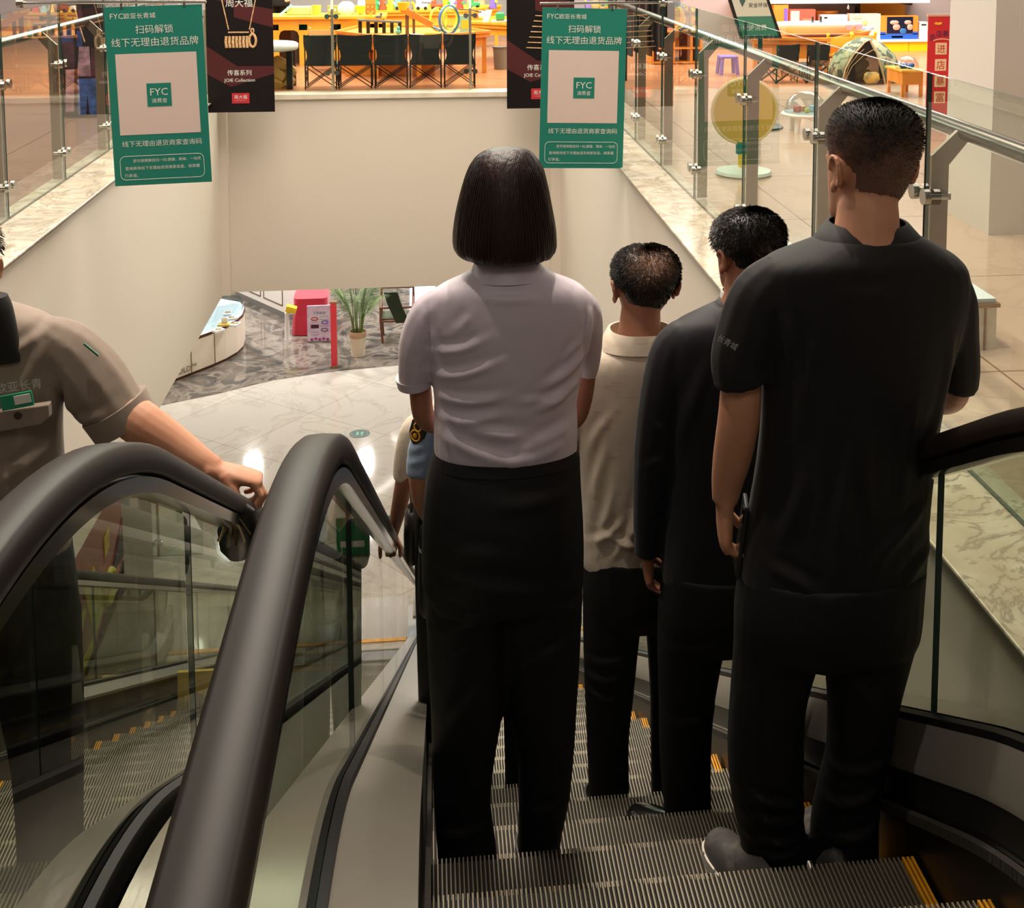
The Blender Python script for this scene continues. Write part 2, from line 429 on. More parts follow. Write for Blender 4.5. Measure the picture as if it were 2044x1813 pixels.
NR = 104
def step_mesh(w, front_yellow, left_yellow=True, right_yellow=True):
    mb = MB(); d = PITCH; pitch = w/NR; rw = pitch*.34
    mb.box((0, -d+.004, -.05), (w, -.001, -.011), 1)
    mb.box((0, -.014, -.26), (w, -.001, -.012), 1)
    for i in range(NR):
        x = i*pitch+pitch*.3
        yel = (right_yellow and i >= NR-3) or (left_yellow and i < 3)
        mb.box((x, -d+.004, -.012), (x+rw*(1.5 if yel else 1), 0, 0), 2 if yel else 0)
    if front_yellow: mb.box((0, -.035, -.0005), (w, .001, .0012), 2)
    return mb.mesh('step', [RIDGE, GROOVE, YELLOW])
def rail_cross(x, w=.063):
    h = w/2
    top = [(x-h*.92, -.02), (x-h, -.006), (x-h*.97, .008), (x-h*.84, .018), (x-h*.66, .0225), (x, .024), (x+h*.66, .0225), (x+h*.84, .018), (x+h*.97, .008), (x+h, -.006), (x+h*.92, -.02), (x+h*.6, -.026), (x-h*.6, -.026)]
    return top
RT = .85                                             # handrail above the nosing line
def escalator(x0, x1, label, wl, wr, front_yellow, left_yellow, decks):
    """steps between x0 and x1; wl / wr: how far out the glass stands on each side; decks: height of the inner deck edge"""
    t = thing('escalator', ((x0+x1)/2, YC0, 0), label, 'escalator', 'escalators side by side')
    w = x1-x0-.012; YE = YC1+.55
    me = step_mesh(w, False, left_yellow); me_y = step_mesh(w, front_yellow, left_yellow)
    for k in range(-3, 34):
        Y = YS0+PITCH*k
        if Y > YE-.1: break
        o = bpy.data.objects.new('step', me_y if Y > YC1-.9 else me); COL.objects.link(o); o.parent = t
        o.location = Vector((x0+.006, Y, g(Y)))-Vector(t.location)
    mb = MB(); ys = yrange(.76, YE-.4)
    mb.loft([[(x, y, max(g(y)+d, ZL+(.02 if d > -.6 else .01))) for x, d in ((x0-.1, -.9), (x1+.03, -.9), (x1+.03, -.34), (x0-.1, -.34))] for y in ys])
    mb.build('truss', mat('truss_panel', (120, 116, 110), .4, .7), t, smooth=True)
    ya, yb = .4, YE+.1
    for s, xe, wo, L in ((-1, x0, wl, decks[0]), (1, x1, wr, decks[1])):
        xg = xe+s*wo                                   # glass
        def C(pts): return [(xe+s*u, dz) for u, dz in pts]
        sweep(C([(.0, -.3), (.003, L), (.012, L), (.012, -.3)]), ya, yb).build('skirt', mat('skirt_black', (28, 27, 26), .38, .2), t, smooth=True)
        sweep(C([(-.016, .07), (-.016, .09), (.002, .097), (.002, .064)]), .9, YE-.3).build('skirt_brush', BRUSH, t, smooth=True)
        sweep(C([(-.006, .097), (-.006, .104), (.004, .104), (.004, .097)]), .9, YE-.3).build('brush_holder', STEEL_P, t, smooth=True)
        sweep(C([(.0, L-.006), (.0, L+.008), (wo-.018, .272), (wo-.018, .258)]), ya, yb).build('inner_deck', mat('steel_deck', (158, 152, 140), .28, .5), t, smooth=True)
        for q in (-1, 1):
            sweep(C([(wo+q*.018, .24), (wo+q*.018, .288), (wo+q*.006, .295), (wo+q*.006, .24)]), ya, yb).build('glass_seal', RUBBER_D, t, smooth=True)
        ys = [.3, 2.2, 3.5, 4.8, 6.1, 7.4, 8.7, 10.0, 11.3, YE]
        for a, b in zip(ys[:-1], ys[1:]):
            mb = MB(); yy = yrange(a+.004, b-.004); th = .005
            mb.loft([[(xg-th, y, g(y)+.25), (xg+th, y, g(y)+.25), (xg+th, y, g(y)+RT-.04), (xg-th, y, g(y)+RT-.04)] for y in yy])
            mb.m = [0 if i % 4 in (1, 3) and i < 4*(len(yy)-1) else 1 for i in range(len(mb.f))]
            mb.build('glass_panel', [GLASS_E, EDGE], t)
        sweep([(xg+u, RT+v) for u, v in ((-.024, -.055), (-.024, -.030), (-.010, -.030), (-.010, -.022), (.010, -.022), (.010, -.030), (.024, -.030), (.024, -.055), (.010, -.062), (-.010, -.062))], .3, YE).build('handrail_guide', STEEL_P, t, smooth=25)
        # handrail with the turn at the lower end
        ys = yrange(.2, YE); rings = [[(x, y, g(y)+RT+dz) for x, dz in rail_cross(xg)] for y in ys]
        R = .30; yc, zc = YE, g(YE)+RT-R
        for i in range(1, 15):
            a = math.pi/2-math.pi*i/14
            rings.append([(x, yc+(R+dz)*math.cos(a), zc+(R+dz)*math.sin(a)) for x, dz in rail_cross(xg)])
        MB().loft(rings).build('handrail', RUBBER, t, smooth=50)
        prof = [(YE-.15, .1), (YE-.15, RT-.03)]+[(yc+(R-.03)*math.cos(math.pi/2-math.pi*i/10), RT-R+(R-.03)*math.sin(math.pi/2-math.pi*i/10)) for i in range(11)]+[(YE, .1)]
        MB().prism([(y, g(YE)+z) for y, z in prof], xg-.022, xg+.022, 'X').build('newel', STEEL, t)
        MB().box((xg-.075, YE-.2, ZL), (xg+.075, YE+.32, ZL+.28)).build('newel_base', STEEL, t, bevel=.01)
    comb = MB().box((x0, YE-.15, ZL-.02), (x1, YE+.7, ZL+.012)).box((x0, YE-.21, ZL-.02), (x1, YE-.15, ZL+.014), 1)
    comb.build('comb_plate', [STEEL, YELLOW], t)
    return t
e_r = escalator(-.024, .952, 'descending escalator carrying the row of people seen from behind', .131, .044, False, False, (.224, .176))
e_l = escalator(-1.62, -.568, 'escalator on the left carrying the person in the grey uniform', .10, .12, True, True, (.224, .224))
# decks between the escalators and beside them
for xa, xb, z, par in ((-.448+.040, -.155-.016, .27, e_r), (.996+.016, XR-.03, .24, e_r), (XL+.03, -1.72-.016, .27, e_l)):
    sweep([(xa, z-.04), (xa, z), (xb, z), (xb, z-.04)], .4, YC1+.6).build('outer_deck', STEEL, par, smooth=True)
# ------------------------------------------------------------------ people: helpers
def catmull(rows, sub):
    rows = [list(r) for r in rows]; out = []; n = len(rows)
    for i in range(n-1):
        p0, p1, p2, p3 = rows[max(i-1, 0)], rows[i], rows[i+1], rows[min(i+2, n-1)]
        for s in range(sub):
            t = s/sub
            out.append([.5*((2*b)+(-a+c)*t+(2*a-5*b+4*c-d)*t*t+(-a+3*b-3*c+d)*t**3) for a, b, c, d in zip(p0, p1, p2, p3)])
    out.append(rows[-1]); return out
def ring(cx, cy, z, hw, hd, n=28, ex=2.3, tilt=0):
    pts = []
    for j in range(n):
        a = 2*math.pi*j/n; c, s = math.cos(a), math.sin(a)
        x = hw*math.copysign(abs(c)**(2/ex), c); y = hd*math.copysign(abs(s)**(2/ex), s)
        pts.append(Vector((cx+x, cy+y, z+tilt*x)))
    return pts
def outline(Y, rows, sub=4, n=28, ex=2.3, zf=None):
    """closed body section stack from an outline: rows (y, x left, x right, depth ratio, forward shift)"""
    rr = []
    for r in rows:
        y, xl, xr = r[:3]
        if y is None: y = px_of((at((xl+xr)/2, 1700, Y=Y).x, Y, zf))[1]
        dr = r[3] if len(r) > 3 else .6; yo = r[4] if len(r) > 4 else 0
        a, b = at(xl, y, Y=Y), at(xr, y, Y=Y)
        rr.append(((a.x+b.x)/2, Y+yo, (a.z+b.z)/2, (b.x-a.x)/2, (b.x-a.x)/2*dr))
    return [ring(*r, n=n, ex=ex) for r in catmull(rr, sub)]
def limb(Y, rows, sub=4, n=16):
    """tube through outline points (x, y, radius px, depth shift)"""
    rr = [tuple(at(x, y, Y=Y+dy))+(r*mpp(Y),) for x, y, r, dy in rows]
    rr = catmull(rr, sub)
    return [Vector(r[:3]) for r in rr], [r[3] for r in rr]
def wob(co, freq, seed, k=7, st=(1, 1, 1)):
    rg = np.random.RandomState(seed); out = np.zeros(len(co))
    for _ in range(k):
        d = rg.normal(size=3)*np.array(st); d *= freq*(.6+.8*rg.rand())/np.linalg.norm(d)
        out += np.sin(co@d+rg.rand()*6.28)
    return out/k
def fused(mb, name, mats, parent, voxel=.009, it=4, disp=None, label=None):
    """weld overlapping closed shapes into one continuous skin"""
    me = mb.mesh(name, BLACK)
    o = bpy.data.objects.new('tmp', me); COL.objects.link(o)
    md = o.modifiers.new('r', 'REMESH'); md.mode = 'VOXEL'; md.voxel_size = voxel
    ms = o.modifiers.new('s', 'SMOOTH'); ms.iterations = it; ms.factor = .5
    dg = bpy.context.evaluated_depsgraph_get(); dg.update()
    m2 = bpy.data.meshes.new_from_object(o.evaluated_get(dg)); bpy.data.objects.remove(o); bpy.data.meshes.remove(me)
    m2.name = name
    n = len(m2.vertices); co = np.empty(n*3); m2.vertices.foreach_get('co', co); co = co.reshape(-1, 3)
    if disp:
        no = np.empty(n*3); m2.vertices.foreach_get('normal', no); no = no.reshape(-1, 3)
        co = co+no*disp(co, no)[:, None]
    off = ORI[parent.name]; co = co-np.array(off)
    m2.vertices.foreach_set('co', co.ravel())
    m2.materials.clear()
    for m in (mats if isinstance(mats, (list, tuple)) else [mats]): m2.materials.append(m)
    m2.polygons.foreach_set('use_smooth', [True]*len(m2.polygons))
    m2.polygons.foreach_set('material_index', [0]*len(m2.polygons)); m2.update()
    return link(m2, name, parent, off, label)
def folds(Y, segs, base=.0015, fr=40, seed=1, st=(1, 1, 1), side=-1):
    """cloth creases: segs of (x0,y0,x1,y1,width px,height m) as seen on the photographed side"""
    ss = []
    for x0, y0, x1, y1, w, h in segs:
        a, b = at(x0, y0, Y=Y), at(x1, y1, Y=Y); ss.append((np.array((a.x, a.z)), np.array((b.x, b.z)), w*mpp(Y), h))
    def f(co, no):
        out = base*wob(co, fr, seed, st=st)
        p = co[:, [0, 2]]; msk = np.clip(side*no[:, 1]*2+.4, 0, 1)
        for a, b, w, h in ss:
            d = b-a; t = np.clip(((p-a)@d)/(d@d), 0, 1); q = a+t[:, None]*d
            bend = .25*w*np.sin(t*5+h*900)
            nrm = np.array((-d[1], d[0]))/np.linalg.norm(d)
            e = (p-a)@nrm-bend; along = np.linalg.norm(p-q, axis=1)
            end = np.exp(-(np.maximum(along-np.abs((p-a)@nrm), 0)/(2*w))**2)*np.sin(np.clip(t, .02, .98)*math.pi)**.6
            out += msk*h*end*(np.exp(-(e/w)**2)-.55*np.exp(-((e-1.7*w)/w)**2))
        return out
    return f
def sm(a, b, x):
    t = min(max((x-a)/(b-a), 0), 1); return t*t*(3-2*t)
SKULL = [(.0, .30, .36, .20), (.05, .42, .41, .06), (.14, .60, .43, -.10), (.25, .72, .425, -.24), (.36, .82, .42, -.33), (.48, .90, .41, -.40), (.58, .97, .405, -.44), (.68, 1.0, .395, -.455), (.78, .985, .36, -.45), (.87, .90, .30, -.40), (.94, .72, .21, -.31), (.985, .46, .08, -.18), (1.0, .16, -.01, -.10), (1.003, .02, -.05, -.06)]
def head_rings(grow=None, n=40):
    out = []
    for z, hw, yf, yb in catmull(SKULL, 3):
        r = ring(0, (yf+yb)/2, z, hw*.5, (yf-yb)/2, n=n, ex=2.15)
        if grow:
            c = Vector((0, (yf+yb)/2, z)); q = []
            for p in r:
                az = math.atan2(p.x, -(p.y-c.y)/((yf-yb))*.9)      # 0 = back of the head
                q.append(p+((p-c).normalized().lerp((p-Vector((0, -.05, .55))).normalized(), sm(.6, .85, z)))*grow(abs(az), z))
            r = q
        out.append(r)
    return out
def head_xf(base, hh, w, yaw=0, pitch=0, roll=0):
    """unit head -> world: base = under the chin, hh = height, w = width"""
    R = Matrix.Rotation(yaw, 3, 'Z') @ Matrix.Rotation(pitch, 3, 'X') @ Matrix.Rotation(roll, 3, 'Y')
    S = Matrix.Diagonal((w, hh*.86, hh))
    piv = Vector((0, -.05, .1))
    return lambda p: Vector(base)+R @ (S @ (Vector(p)-piv))+Vector((0, 0, hh*.1))
def add_head(mb, X, ears=True):
    mb.loft([[X(p) for p in r] for r in head_rings()])
    # nose, brow ridge, lips and chin
    mb.loft([[X((a*math.cos(t), .40+b+b*.6*math.sin(t), z+a*.6*math.sin(t))) for t in [2*math.pi*j/10 for j in range(10)]] for z, a, b in ((.52, .05, .00), (.44, .06, .03), (.36, .085, .075), (.325, .09, .05), (.31, .05, .02))])
    mb.tube([X((-.3, .33, .565)), X((-.13, .39, .575)), X((.13, .39, .575)), X((.3, .33, .565))], .009, 8)
    mb.tube([X((-.14, .395, .225)), X((0, .435, .235)), X((.14, .395, .225))], [.006, .010, .006], 8)
    mb.tube([X((-.13, .39, .20)), X((0, .43, .195)), X((.13, .39, .20))], [.006, .010, .006], 8)
    for s in (-1, 1) if ears else ():
        pts = []
        for i in range(11):                                    # helix
            t = -2.3+i*.42
            pts.append(X((s*(.535+.05*math.sin(i*.3)), -.045-.085*math.cos(t+1.2), .50+.125*math.sin(t+1.2))))
        mb.tube(pts, [.0058]*9+[.0055, .005], 8)
        mb.loft([[X((s*(.50+o), -.05+a*math.cos(t), .49+b*math.sin(t))) for t in [2*math.pi*j/12 for j in range(12)]] for o, a, b in ((-.04, .05, .07), (.0, .07, .11), (.035, .065, .105), (.05, .03, .06))])
        mb.ball(X((s*.515, .0, .375)), (.008, .011, .014), 10, 7)
def add_eyes(X, parent):
    for s in (-1, 1):
        e = MB().ball(X((s*.19, .345, .50)), (.0125, .0125, .0095), 12, 8).build('eye', mat('eye_white', (230, 225, 218), .2), parent, smooth=True)
        MB().ball(X((s*.19, .395, .50)), (.0055, .003, .0055), 10, 6).build('iris', mat('iris_brown', (40, 26, 18), .2), e, smooth=True)
    MB().tube([X((-.13, .425, .212)), X((0, .448, .214)), X((.13, .425, .212))], .0042, 8).build('lips', mat('lips', (150, 84, 76), .45), parent, smooth=True)
def hair_cap(X, parent, m, thick, line, hole=None, spikes=3000, slen=(.006, .016), seed=3, flow=.7, width=.0011, lift=.35):
    def grow(az, z):
        hl = np.interp(az, [p[0] for p in line], [p[1] for p in line])
        k = sm(hl-.05, hl+.05, z); t = thick(az, z)
        if hole:
            d = math.hypot((az)*.45, (z-hole[0])*1.6)/hole[1]
            t *= 1-.6*math.exp(-d*d)
        return -.03+k*(.03+t)
    rg = head_rings(grow, 48)
    rw = [[X(p) for p in r] for r in rg]
    mb = MB().loft(rw)
    rnd = random.Random(seed); c0 = X((0, -.05, .55)); n = 0; tries = 0
    while n < spikes and tries < spikes*8:
        tries += 1
        i = rnd.randrange(len(rw)-1); j = rnd.randrange(48)
        zz = rg[i][j].z; a = rg[i][j]; az = abs(math.atan2(a.x, -a.y*.9-.05))
        gv = grow(az, zz)
        if gv < .002: continue
        u, v = rnd.random(), rnd.random()
        p = rw[i][j].lerp(rw[i][(j+1) % 48], u).lerp(rw[i+1][j].lerp(rw[i+1][(j+1) % 48], u), v)
        nr = (p-c0).normalized()
        dn = Vector((0, -.2, -1)); dn = (dn-nr*dn.dot(nr))
        if dn.length < .05: dn = Vector((rnd.uniform(-1, 1), -1, 0)); dn = dn-nr*dn.dot(nr)
        dn.normalize()
        d = (dn*flow+nr*lift+Vector((rnd.uniform(-.3, .3), rnd.uniform(-.3, .3), rnd.uniform(-.2, .2)))).normalized()
        L = rnd.uniform(*slen)*min(1, gv/.03+.35); sd = d.cross(nr).normalized()*width
        k = len(mb.v); mb.add([p-sd-nr*.002, p+sd-nr*.002, p+d*L*.6+nr*.001+sd*.5, p+d*L], [(0, 1, 2), (0, 2, 3)]); n += 1
    return mb.build('hair', m, parent, smooth=60)
def hand(mb, wrist, fd, pn, side, curls=(.3, .35, .25), size=1.0, thumb=(.75, .55, .25), spread=.05, wr=(.03, .021), grad=.12):
    """five fingered hand: fd towards the knuckles, pn the way the palm looks, side towards the thumb"""
    fd = Vector(fd).normalized(); side = Vector(side); side = (side-fd*side.dot(fd)).normalized()
    pn = Vector(pn); pn = (pn-fd*pn.dot(fd)-side*pn.dot(side)).normalized(); w = Vector(wrist); s = size
    def el(c, a, b): return [c+side*a*math.cos(2*math.pi*j/14)+pn*b*math.sin(2*math.pi*j/14) for j in range(14)]
    mb.loft([el(w-fd*.02*s, wr[0]*s, wr[1]*s), el(w+fd*.012*s, .029*s, .019*s), el(w+fd*.04*s+side*.003, .038*s, .018*s), el(w+fd*.07*s, .041*s, .0155*s), el(w+fd*.09*s, .038*s, .012*s), el(w+fd*.098*s, .03*s, .008*s)])
    for i, (o, L, r) in enumerate(((.030, .072, .0086), (.0105, .080, .0088), (-.0095, .074, .0084), (-.028, .058, .0074))):
        p = w+fd*(.084-.006*abs(i-1))*s+side*o*s
        d = (fd+side*(o/.03)*spread).normalized(); pts = [p-d*.012*s, p]; rad = [r*s*1.05, r*s*1.08]; a = 0
        for c, q in zip(curls, (.46, .31, .23)):
            a += c+grad*i*c
            dd = d*math.cos(a)+pn*math.sin(a); p = p+dd*L*q*s; pts.append(p); rad.append(r*s*(.95 if q > .3 else .82))
        pts.append(p+dd*.003*s); rad.append(r*s*.5)
        mb.tube(pts, rad, 10)
    t0 = w+fd*.018*s+side*.022*s; ta, tb, tc = thumb
    d1 = (fd*.75+side*ta+pn*tb).normalized(); d2 = (fd*.95+side*ta*.35+pn*(tb+tc)).normalized()
    mb.tube([t0, t0+d1*.038*s, t0+d1*.038*s+d2*.03*s, t0+d1*.038*s+d2*.053*s, t0+d1*.038*s+d2*.057*s], [.014*s, .0115*s, .0105*s, .0088*s, .005*s], 10)
def shoe(parent, x, y, z, L=.27, yaw=0, m=None, sole=None, h=.075, w=.048, tab=None):
    R = Matrix.Rotation(yaw, 3, 'Z'); o = Vector((x, y, z))
    prof = [(-.5, .62, .8, .55), (-.47, .74, .95, .85), (-.36, .82, 1.0, 1.15), (-.2, .82, .98, 1.2), (-.05, .84, .85, .95), (.12, .94, .72, .72), (.28, 1.0, .6, .6), (.4, .9, .5, .5), (.47, .7, .4, .4), (.5, .4, .3, .28)]
    rings = []; sr = []
    for t, ww, _, hh in catmull(prof, 2):
        pts = []
        for j in range(14):
            a = 2*math.pi*j/14
            pts.append(o+R @ Vector((w*ww*math.cos(a), t*L, .02+max(math.sin(a)*h*hh, -.004))))
        rings.append(pts)
        ws = w*ww*1.08
        sr.append([o+R @ Vector(q) for q in ((-ws, t*L*1.02, .001), (ws, t*L*1.02, .001), (ws, t*L*1.02, .024), (-ws, t*L*1.02, .024))])
    s = MB().loft(rings).build('shoe', m, parent, smooth=True)
    MB().loft(sr).build('sole', sole or m, s, smooth=True)
    if tab: MB().cbox(o+R @ Vector((0, -.47*L, .075)), (.026, .014, .03), R).build('heel_tab', tab, s, bevel=.004)
    return s
def band(bottom, top, th):
    """open collar or cuff: a ring of cloth of thickness th"""
    mb = MB(); n = len(bottom); cb = sum(bottom, Vector())/n; ct = sum(top, Vector())/n
    sec = []
    for b, t in zip(bottom, top):
        bi = b+(cb-b).normalized()*th; ti = t+(ct-t).normalized()*th
        m = b.lerp(t, .5)+(b-cb).normalized()*th*.3
        sec.append((b, m, t, ti, bi))
    vs = [v for s in sec for v in s]; fs = []
    for j in range(n):
        k = (j+1) % n
        for q in range(5):
            fs.append((j*5+q, k*5+q, k*5+(q+1) % 5, j*5+(q+1) % 5))
    return mb.add(vs, fs)
def tz(k): return g(YS0+PITCH*k)
SKIN = mat('skin_tan', (206, 150, 118), .5, sss=.12, vary=(9, (190, 130, 100), (1, 1, 1), .35, .75))
SKIN_D = mat('skin_brown', (172, 118, 90), .5, sss=.1, vary=(9, (150, 98, 74), (1, 1, 1), .35, .75))
HAIR = mat('hair_black', (20, 16, 15), .42, bump=(60, .4, (1, 1, .2), 3))
HAIR_B = mat('hair_buzz', (24, 19, 18), .6, spec=.3)
def _buzz():                                          # thin cropped sides: scalp shows between the hairs, thicker on top
    nt = HAIR_B.node_tree; N = nt.nodes.new; L = nt.links.new
    tc = N('ShaderNodeTexCoord'); sx = N('ShaderNodeSeparateXYZ'); L(tc.outputs['Object'], sx.inputs[0])
    mr = N('ShaderNodeMapRange'); mr.inputs['From Min'].default_value = 1.515; mr.inputs['From Max'].default_value = 1.69; L(sx.outputs['Z'], mr.inputs['Value'])
    n = N('ShaderNodeTexNoise'); n.inputs['Scale'].default_value = 24; n.inputs['Detail'].default_value = 5; L(tc.outputs['Object'], n.inputs['Vector'])
    m1 = N('ShaderNodeMath'); m1.operation = 'MULTIPLY_ADD'; m1.inputs[1].default_value = .9; m1.inputs[2].default_value = -.45; L(n.outputs['Fac'], m1.inputs[0])
    m2 = N('ShaderNodeMath'); m2.operation = 'ADD'; L(m1.outputs[0], m2.inputs[0]); L(mr.outputs[0], m2.inputs[1])
    cr = N('ShaderNodeValToRGB'); cr.color_ramp.elements[0].position = .1; cr.color_ramp.elements[0].color = lin((116, 88, 75))
    cr.color_ramp.elements[1].position = .75; cr.color_ramp.elements[1].color = lin((20, 16, 15)); L(m2.outputs[0], cr.inputs[0])
    L(cr.outputs[0], nt.nodes['Principled BSDF'].inputs['Base Color'])
_buzz()
def thin_crown(c, r):                                 # sparse hair round the crown: the scalp colour mixes in
    m = mat('hair_thin_crown', (20, 16, 15), .5, bump=(60, .4, (1, 1, .2), 3)); nt = m.node_tree; N = nt.nodes.new; L = nt.links.new
    tc = N('ShaderNodeTexCoord'); vd = N('ShaderNodeVectorMath'); vd.operation = 'DISTANCE'; vd.inputs[1].default_value = c; L(tc.outputs['Object'], vd.inputs[0])
    n = N('ShaderNodeTexNoise'); n.inputs['Scale'].default_value = 45; n.inputs['Detail'].default_value = 4; L(tc.outputs['Object'], n.inputs['Vector'])
    m1 = N('ShaderNodeMath'); m1.operation = 'MULTIPLY_ADD'; m1.inputs[1].default_value = r*.9; L(n.outputs['Fac'], m1.inputs[0]); L(vd.outputs['Value'], m1.inputs[2])
    cr = N('ShaderNodeValToRGB'); cr.color_ramp.elements[0].position = r*.45; cr.color_ramp.elements[0].color = lin((124, 90, 70)); cr.color_ramp.elements[1].position = r*1.45; cr.color_ramp.elements[1].color = lin((20, 16, 15))
    L(m1.outputs[0], cr.inputs[0]); L(cr.outputs[0], nt.nodes['Principled BSDF'].inputs['Base Color']); return m
HAIR_W = mat('hair_dark_brown', (27, 13, 11), .42, spec=.35, bump=(70, .35, (1, 1, .05), 3), vary=(20, (50, 24, 19), (1, 1, .06), .4, .8))
TROUS = mat('trousers_black', (15, 14, 16), .7, spec=.35, bump=(9, .8, (1, 1, .35), 3))
# ------------------------------------------------------------------ woman in the lilac shirt
Y = 2.62
ZF = tz(2)
P = thing('person', (at(1005, 900, Y=Y).x, Y, tz(2)), 'person with bobbed dark hair in a short-sleeved lilac shirt and black trousers, seen from behind', 'person')
LILAC = mat('shirt_lilac', (212, 200, 212), .42, sheen=.2, bump=(14, .3, (1, 1, .6), 3))
mb = MB().loft(outline(Y, [(535, 950, 1085, .75), (552, 915, 1112, .62), (572, 872, 1158, .5), (600, 856, 1180, .48), (650, 850, 1186, .5), (720, 860, 1168, .56), (800, 866, 1152, .6), (860, 866, 1152, .62), (905, 868, 1150, .62), (935, 882, 1136, .6), (958, 900, 1115, .55)]))
for rows in ([(900, 596, 34, 0), (862, 625, 42, 0), (838, 680, 43, .01), (829, 735, 37, .02), (827, 764, 34, .03)],
             [(1140, 596, 34, 0), (1166, 625, 38, .01), (1176, 675, 30, .04), (1174, 722, 27, .08), (1170, 748, 24, .11)]):
    mb.tube(*limb(Y, rows))
fl = [(868, 690, 960, 655, 9, .009), (868, 735, 985, 700, 10, .010), (872, 778, 1000, 762, 10, .009), (880, 815, 1000, 800, 11, .010), (880, 850, 1040, 890, 13, .009),
      (1000, 890, 1120, 856, 13, .009), (1000, 868, 1135, 830, 12, .010), (1060, 790, 1150, 745, 10, .010), (1080, 745, 1165, 690, 10, .010), (930, 830, 1060, 838, 12, .008), (960, 575, 1070, 580, 8, .004),
      (845, 620, 838, 700, 8, .006), (858, 640, 868, 720, 7, .008), (1030, 770, 1110, 772, 9, .006), (1175, 600, 1165, 690, 8, .006), (905, 640, 940, 610, 9, .004), (850, 600, 866, 722, 4, -.004), (1166, 600, 1158, 722, 4, -.004), (880, 800, 900, 880, 8, .005), (1120, 700, 1150, 660, 8, .006)]
fused(mb, 'shirt', LILAC, P, .0062, 5, folds(Y, fl, .0016, 34, 4))
band(outline(Y, [(551, 936, 1086, .82, -.005), (551, 936, 1086, .82, -.005)], 1, 36)[0], outline(Y, [(513, 955, 1073, .85, .012), (513, 955, 1073, .85, .012)], 1, 36)[0], .006).build('collar', LILAC, P, smooth=60)
for rows in ([(826, 752, 38, .03), (828, 769, 36, .033)],):
    pts, rad = limb(Y, rows, 2, 20); MB().tube(pts, rad, 20).build('sleeve_cuff', LILAC, P, smooth=50)
# trousers: waist and two legs
mb = MB().loft(outline(Y, [(898, 866, 1152, .62), (915, 858, 1156, .64), (960, 848, 1158, .7), (1030, 842, 1163, .74), (1100, 841, 1165, .74), (1150, 842, 1164, .7), (1185, 850, 1160, .6), (1200, 862, 1150, .5)]))
mb.loft(outline(Y, [(1130, 846, 1010, .95), (1190, 848, 1008, .98), (1280, 852, 1010, .98), (1400, 858, 1006, .95), (1500, 862, 990, .92), (1600, 866, 980, .95), (1700, 872, 992, 1.0), (1790, 876, 990, 1.05), (None, 880, 985, 1.1)], zf=ZF))
mb.loft(outline(Y, [(1130, 1005, 1164, .95), (1190, 1008, 1162, .98), (1280, 1010, 1158, .98), (1400, 1016, 1152, .95), (1500, 1032, 1146, .92), (1600, 1034, 1136, .95), (1690, 1034, 1118, 1.0), (1790, 1032, 1124, 1.05), (None, 1030, 1128, 1.1)], zf=ZF))
fl = [(865, 1165, 960, 1200, 14, .010), (870, 1230, 970, 1180, 13, .010), (1050, 1150, 1150, 1190, 13, .010), (1040, 1300, 1150, 1230, 14, .008), (900, 1420, 970, 1300, 14, .008), (880, 1110, 1130, 1130, 16, .007), (900, 1050, 1000, 1060, 16, .005), (960, 960, 1140, 955, 14, .004), (870, 1640, 980, 1620, 12, .006), (1035, 1600, 1130, 1580, 12, .006)]
fused(mb, 'trousers', TROUS, P, .0095, 3, folds(Y, fl, .0022, 22, 9))
MB().loft(outline(Y, [(893, 868, 1150, .66), (913, 861, 1154, .67)], 1, 36)).build('waistband', TROUS, P, smooth=50)
X = head_xf(at(1008, 515, Y=Y+.01), 0.2131, 0.1427, 0, -.04)
mb = MB(); add_head(mb, X); mb.tube([at(1010, 470, Y=Y+.01), at(1010, 540, Y=Y), at(1008, 590, Y=Y)], [0.0470, 0.0488, 0.0677], 18)
mb.loft(outline(Y, [(565, 930, 1090, .5), (640, 900, 1130, .45), (800, 905, 1110, .5), (920, 905, 1110, .5)], 2))
for sx, rows in ((-1, [(868, 620, 26, 0), (838, 700, 25, .02), (840, 790, 24, .04), (852, 838, 23, .07), (900, 850, 20, .20), (960, 846, 17, .235)]), (1, [(1150, 620, 26, 0), (1172, 700, 22, .06), (1165, 790, 21, .14), (1148, 838, 20, .18), (1110, 850, 18, .24), (1070, 846, 16, .26)])):
    pts, rad = limb(Y, rows); mb.tube(pts, rad, 14)
    hand(mb, pts[-1], (-sx*.9, .25, .05), (0, -1, 0), (0, .2, 1), (.3, .4, .3))
fused(mb, 'body', SKIN_D, P, .005, 3); add_eyes(X, P)
# bob haircut
rows = [(296, 990, 1030, .9), (300, 972, 1052, .95), (312, 952, 1068, 1.0), (335, 936, 1083, 1.04), (370, 923, 1092, 1.06), (410, 913, 1100, 1.06), (450, 906, 1107, 1.04), (480, 904, 1110, 1.02), (496, 908, 1109, 1.0), (506, 918, 1104, .96), (512, 940, 1090, .9), (508, 965, 1065, .82)]
rr = outline(Y+.012, rows, 4, 90, 2.15); mbh = MB()
c0 = at(1008, 420, Y=Y+.012)
for r in rr:
    for p in r:
        d = Vector((p.x-c0.x, p.y-c0.y, 0)); az = math.atan2(d.x, d.y)
        k = 1+.012*noise.noise(Vector((az*9, 3, p.z*3)))+.006*noise.noise(Vector((az*30, 9, p.z*4)))
        if d.y > 0: k *= 1-.16*sm(.04, .12, d.y)*sm(.02, -.12, p.z-c0.z+.02)
        p.x = c0.x+d.x*k; p.y = c0.y+d.y*k; p.z += .006*noise.noise(Vector((az*14, 1, 5))) if p.z < c0.z-.07 else 0
mbh.loft(rr)
rnd = random.Random(5); top = at(1012, 297, Y=Y+.012)
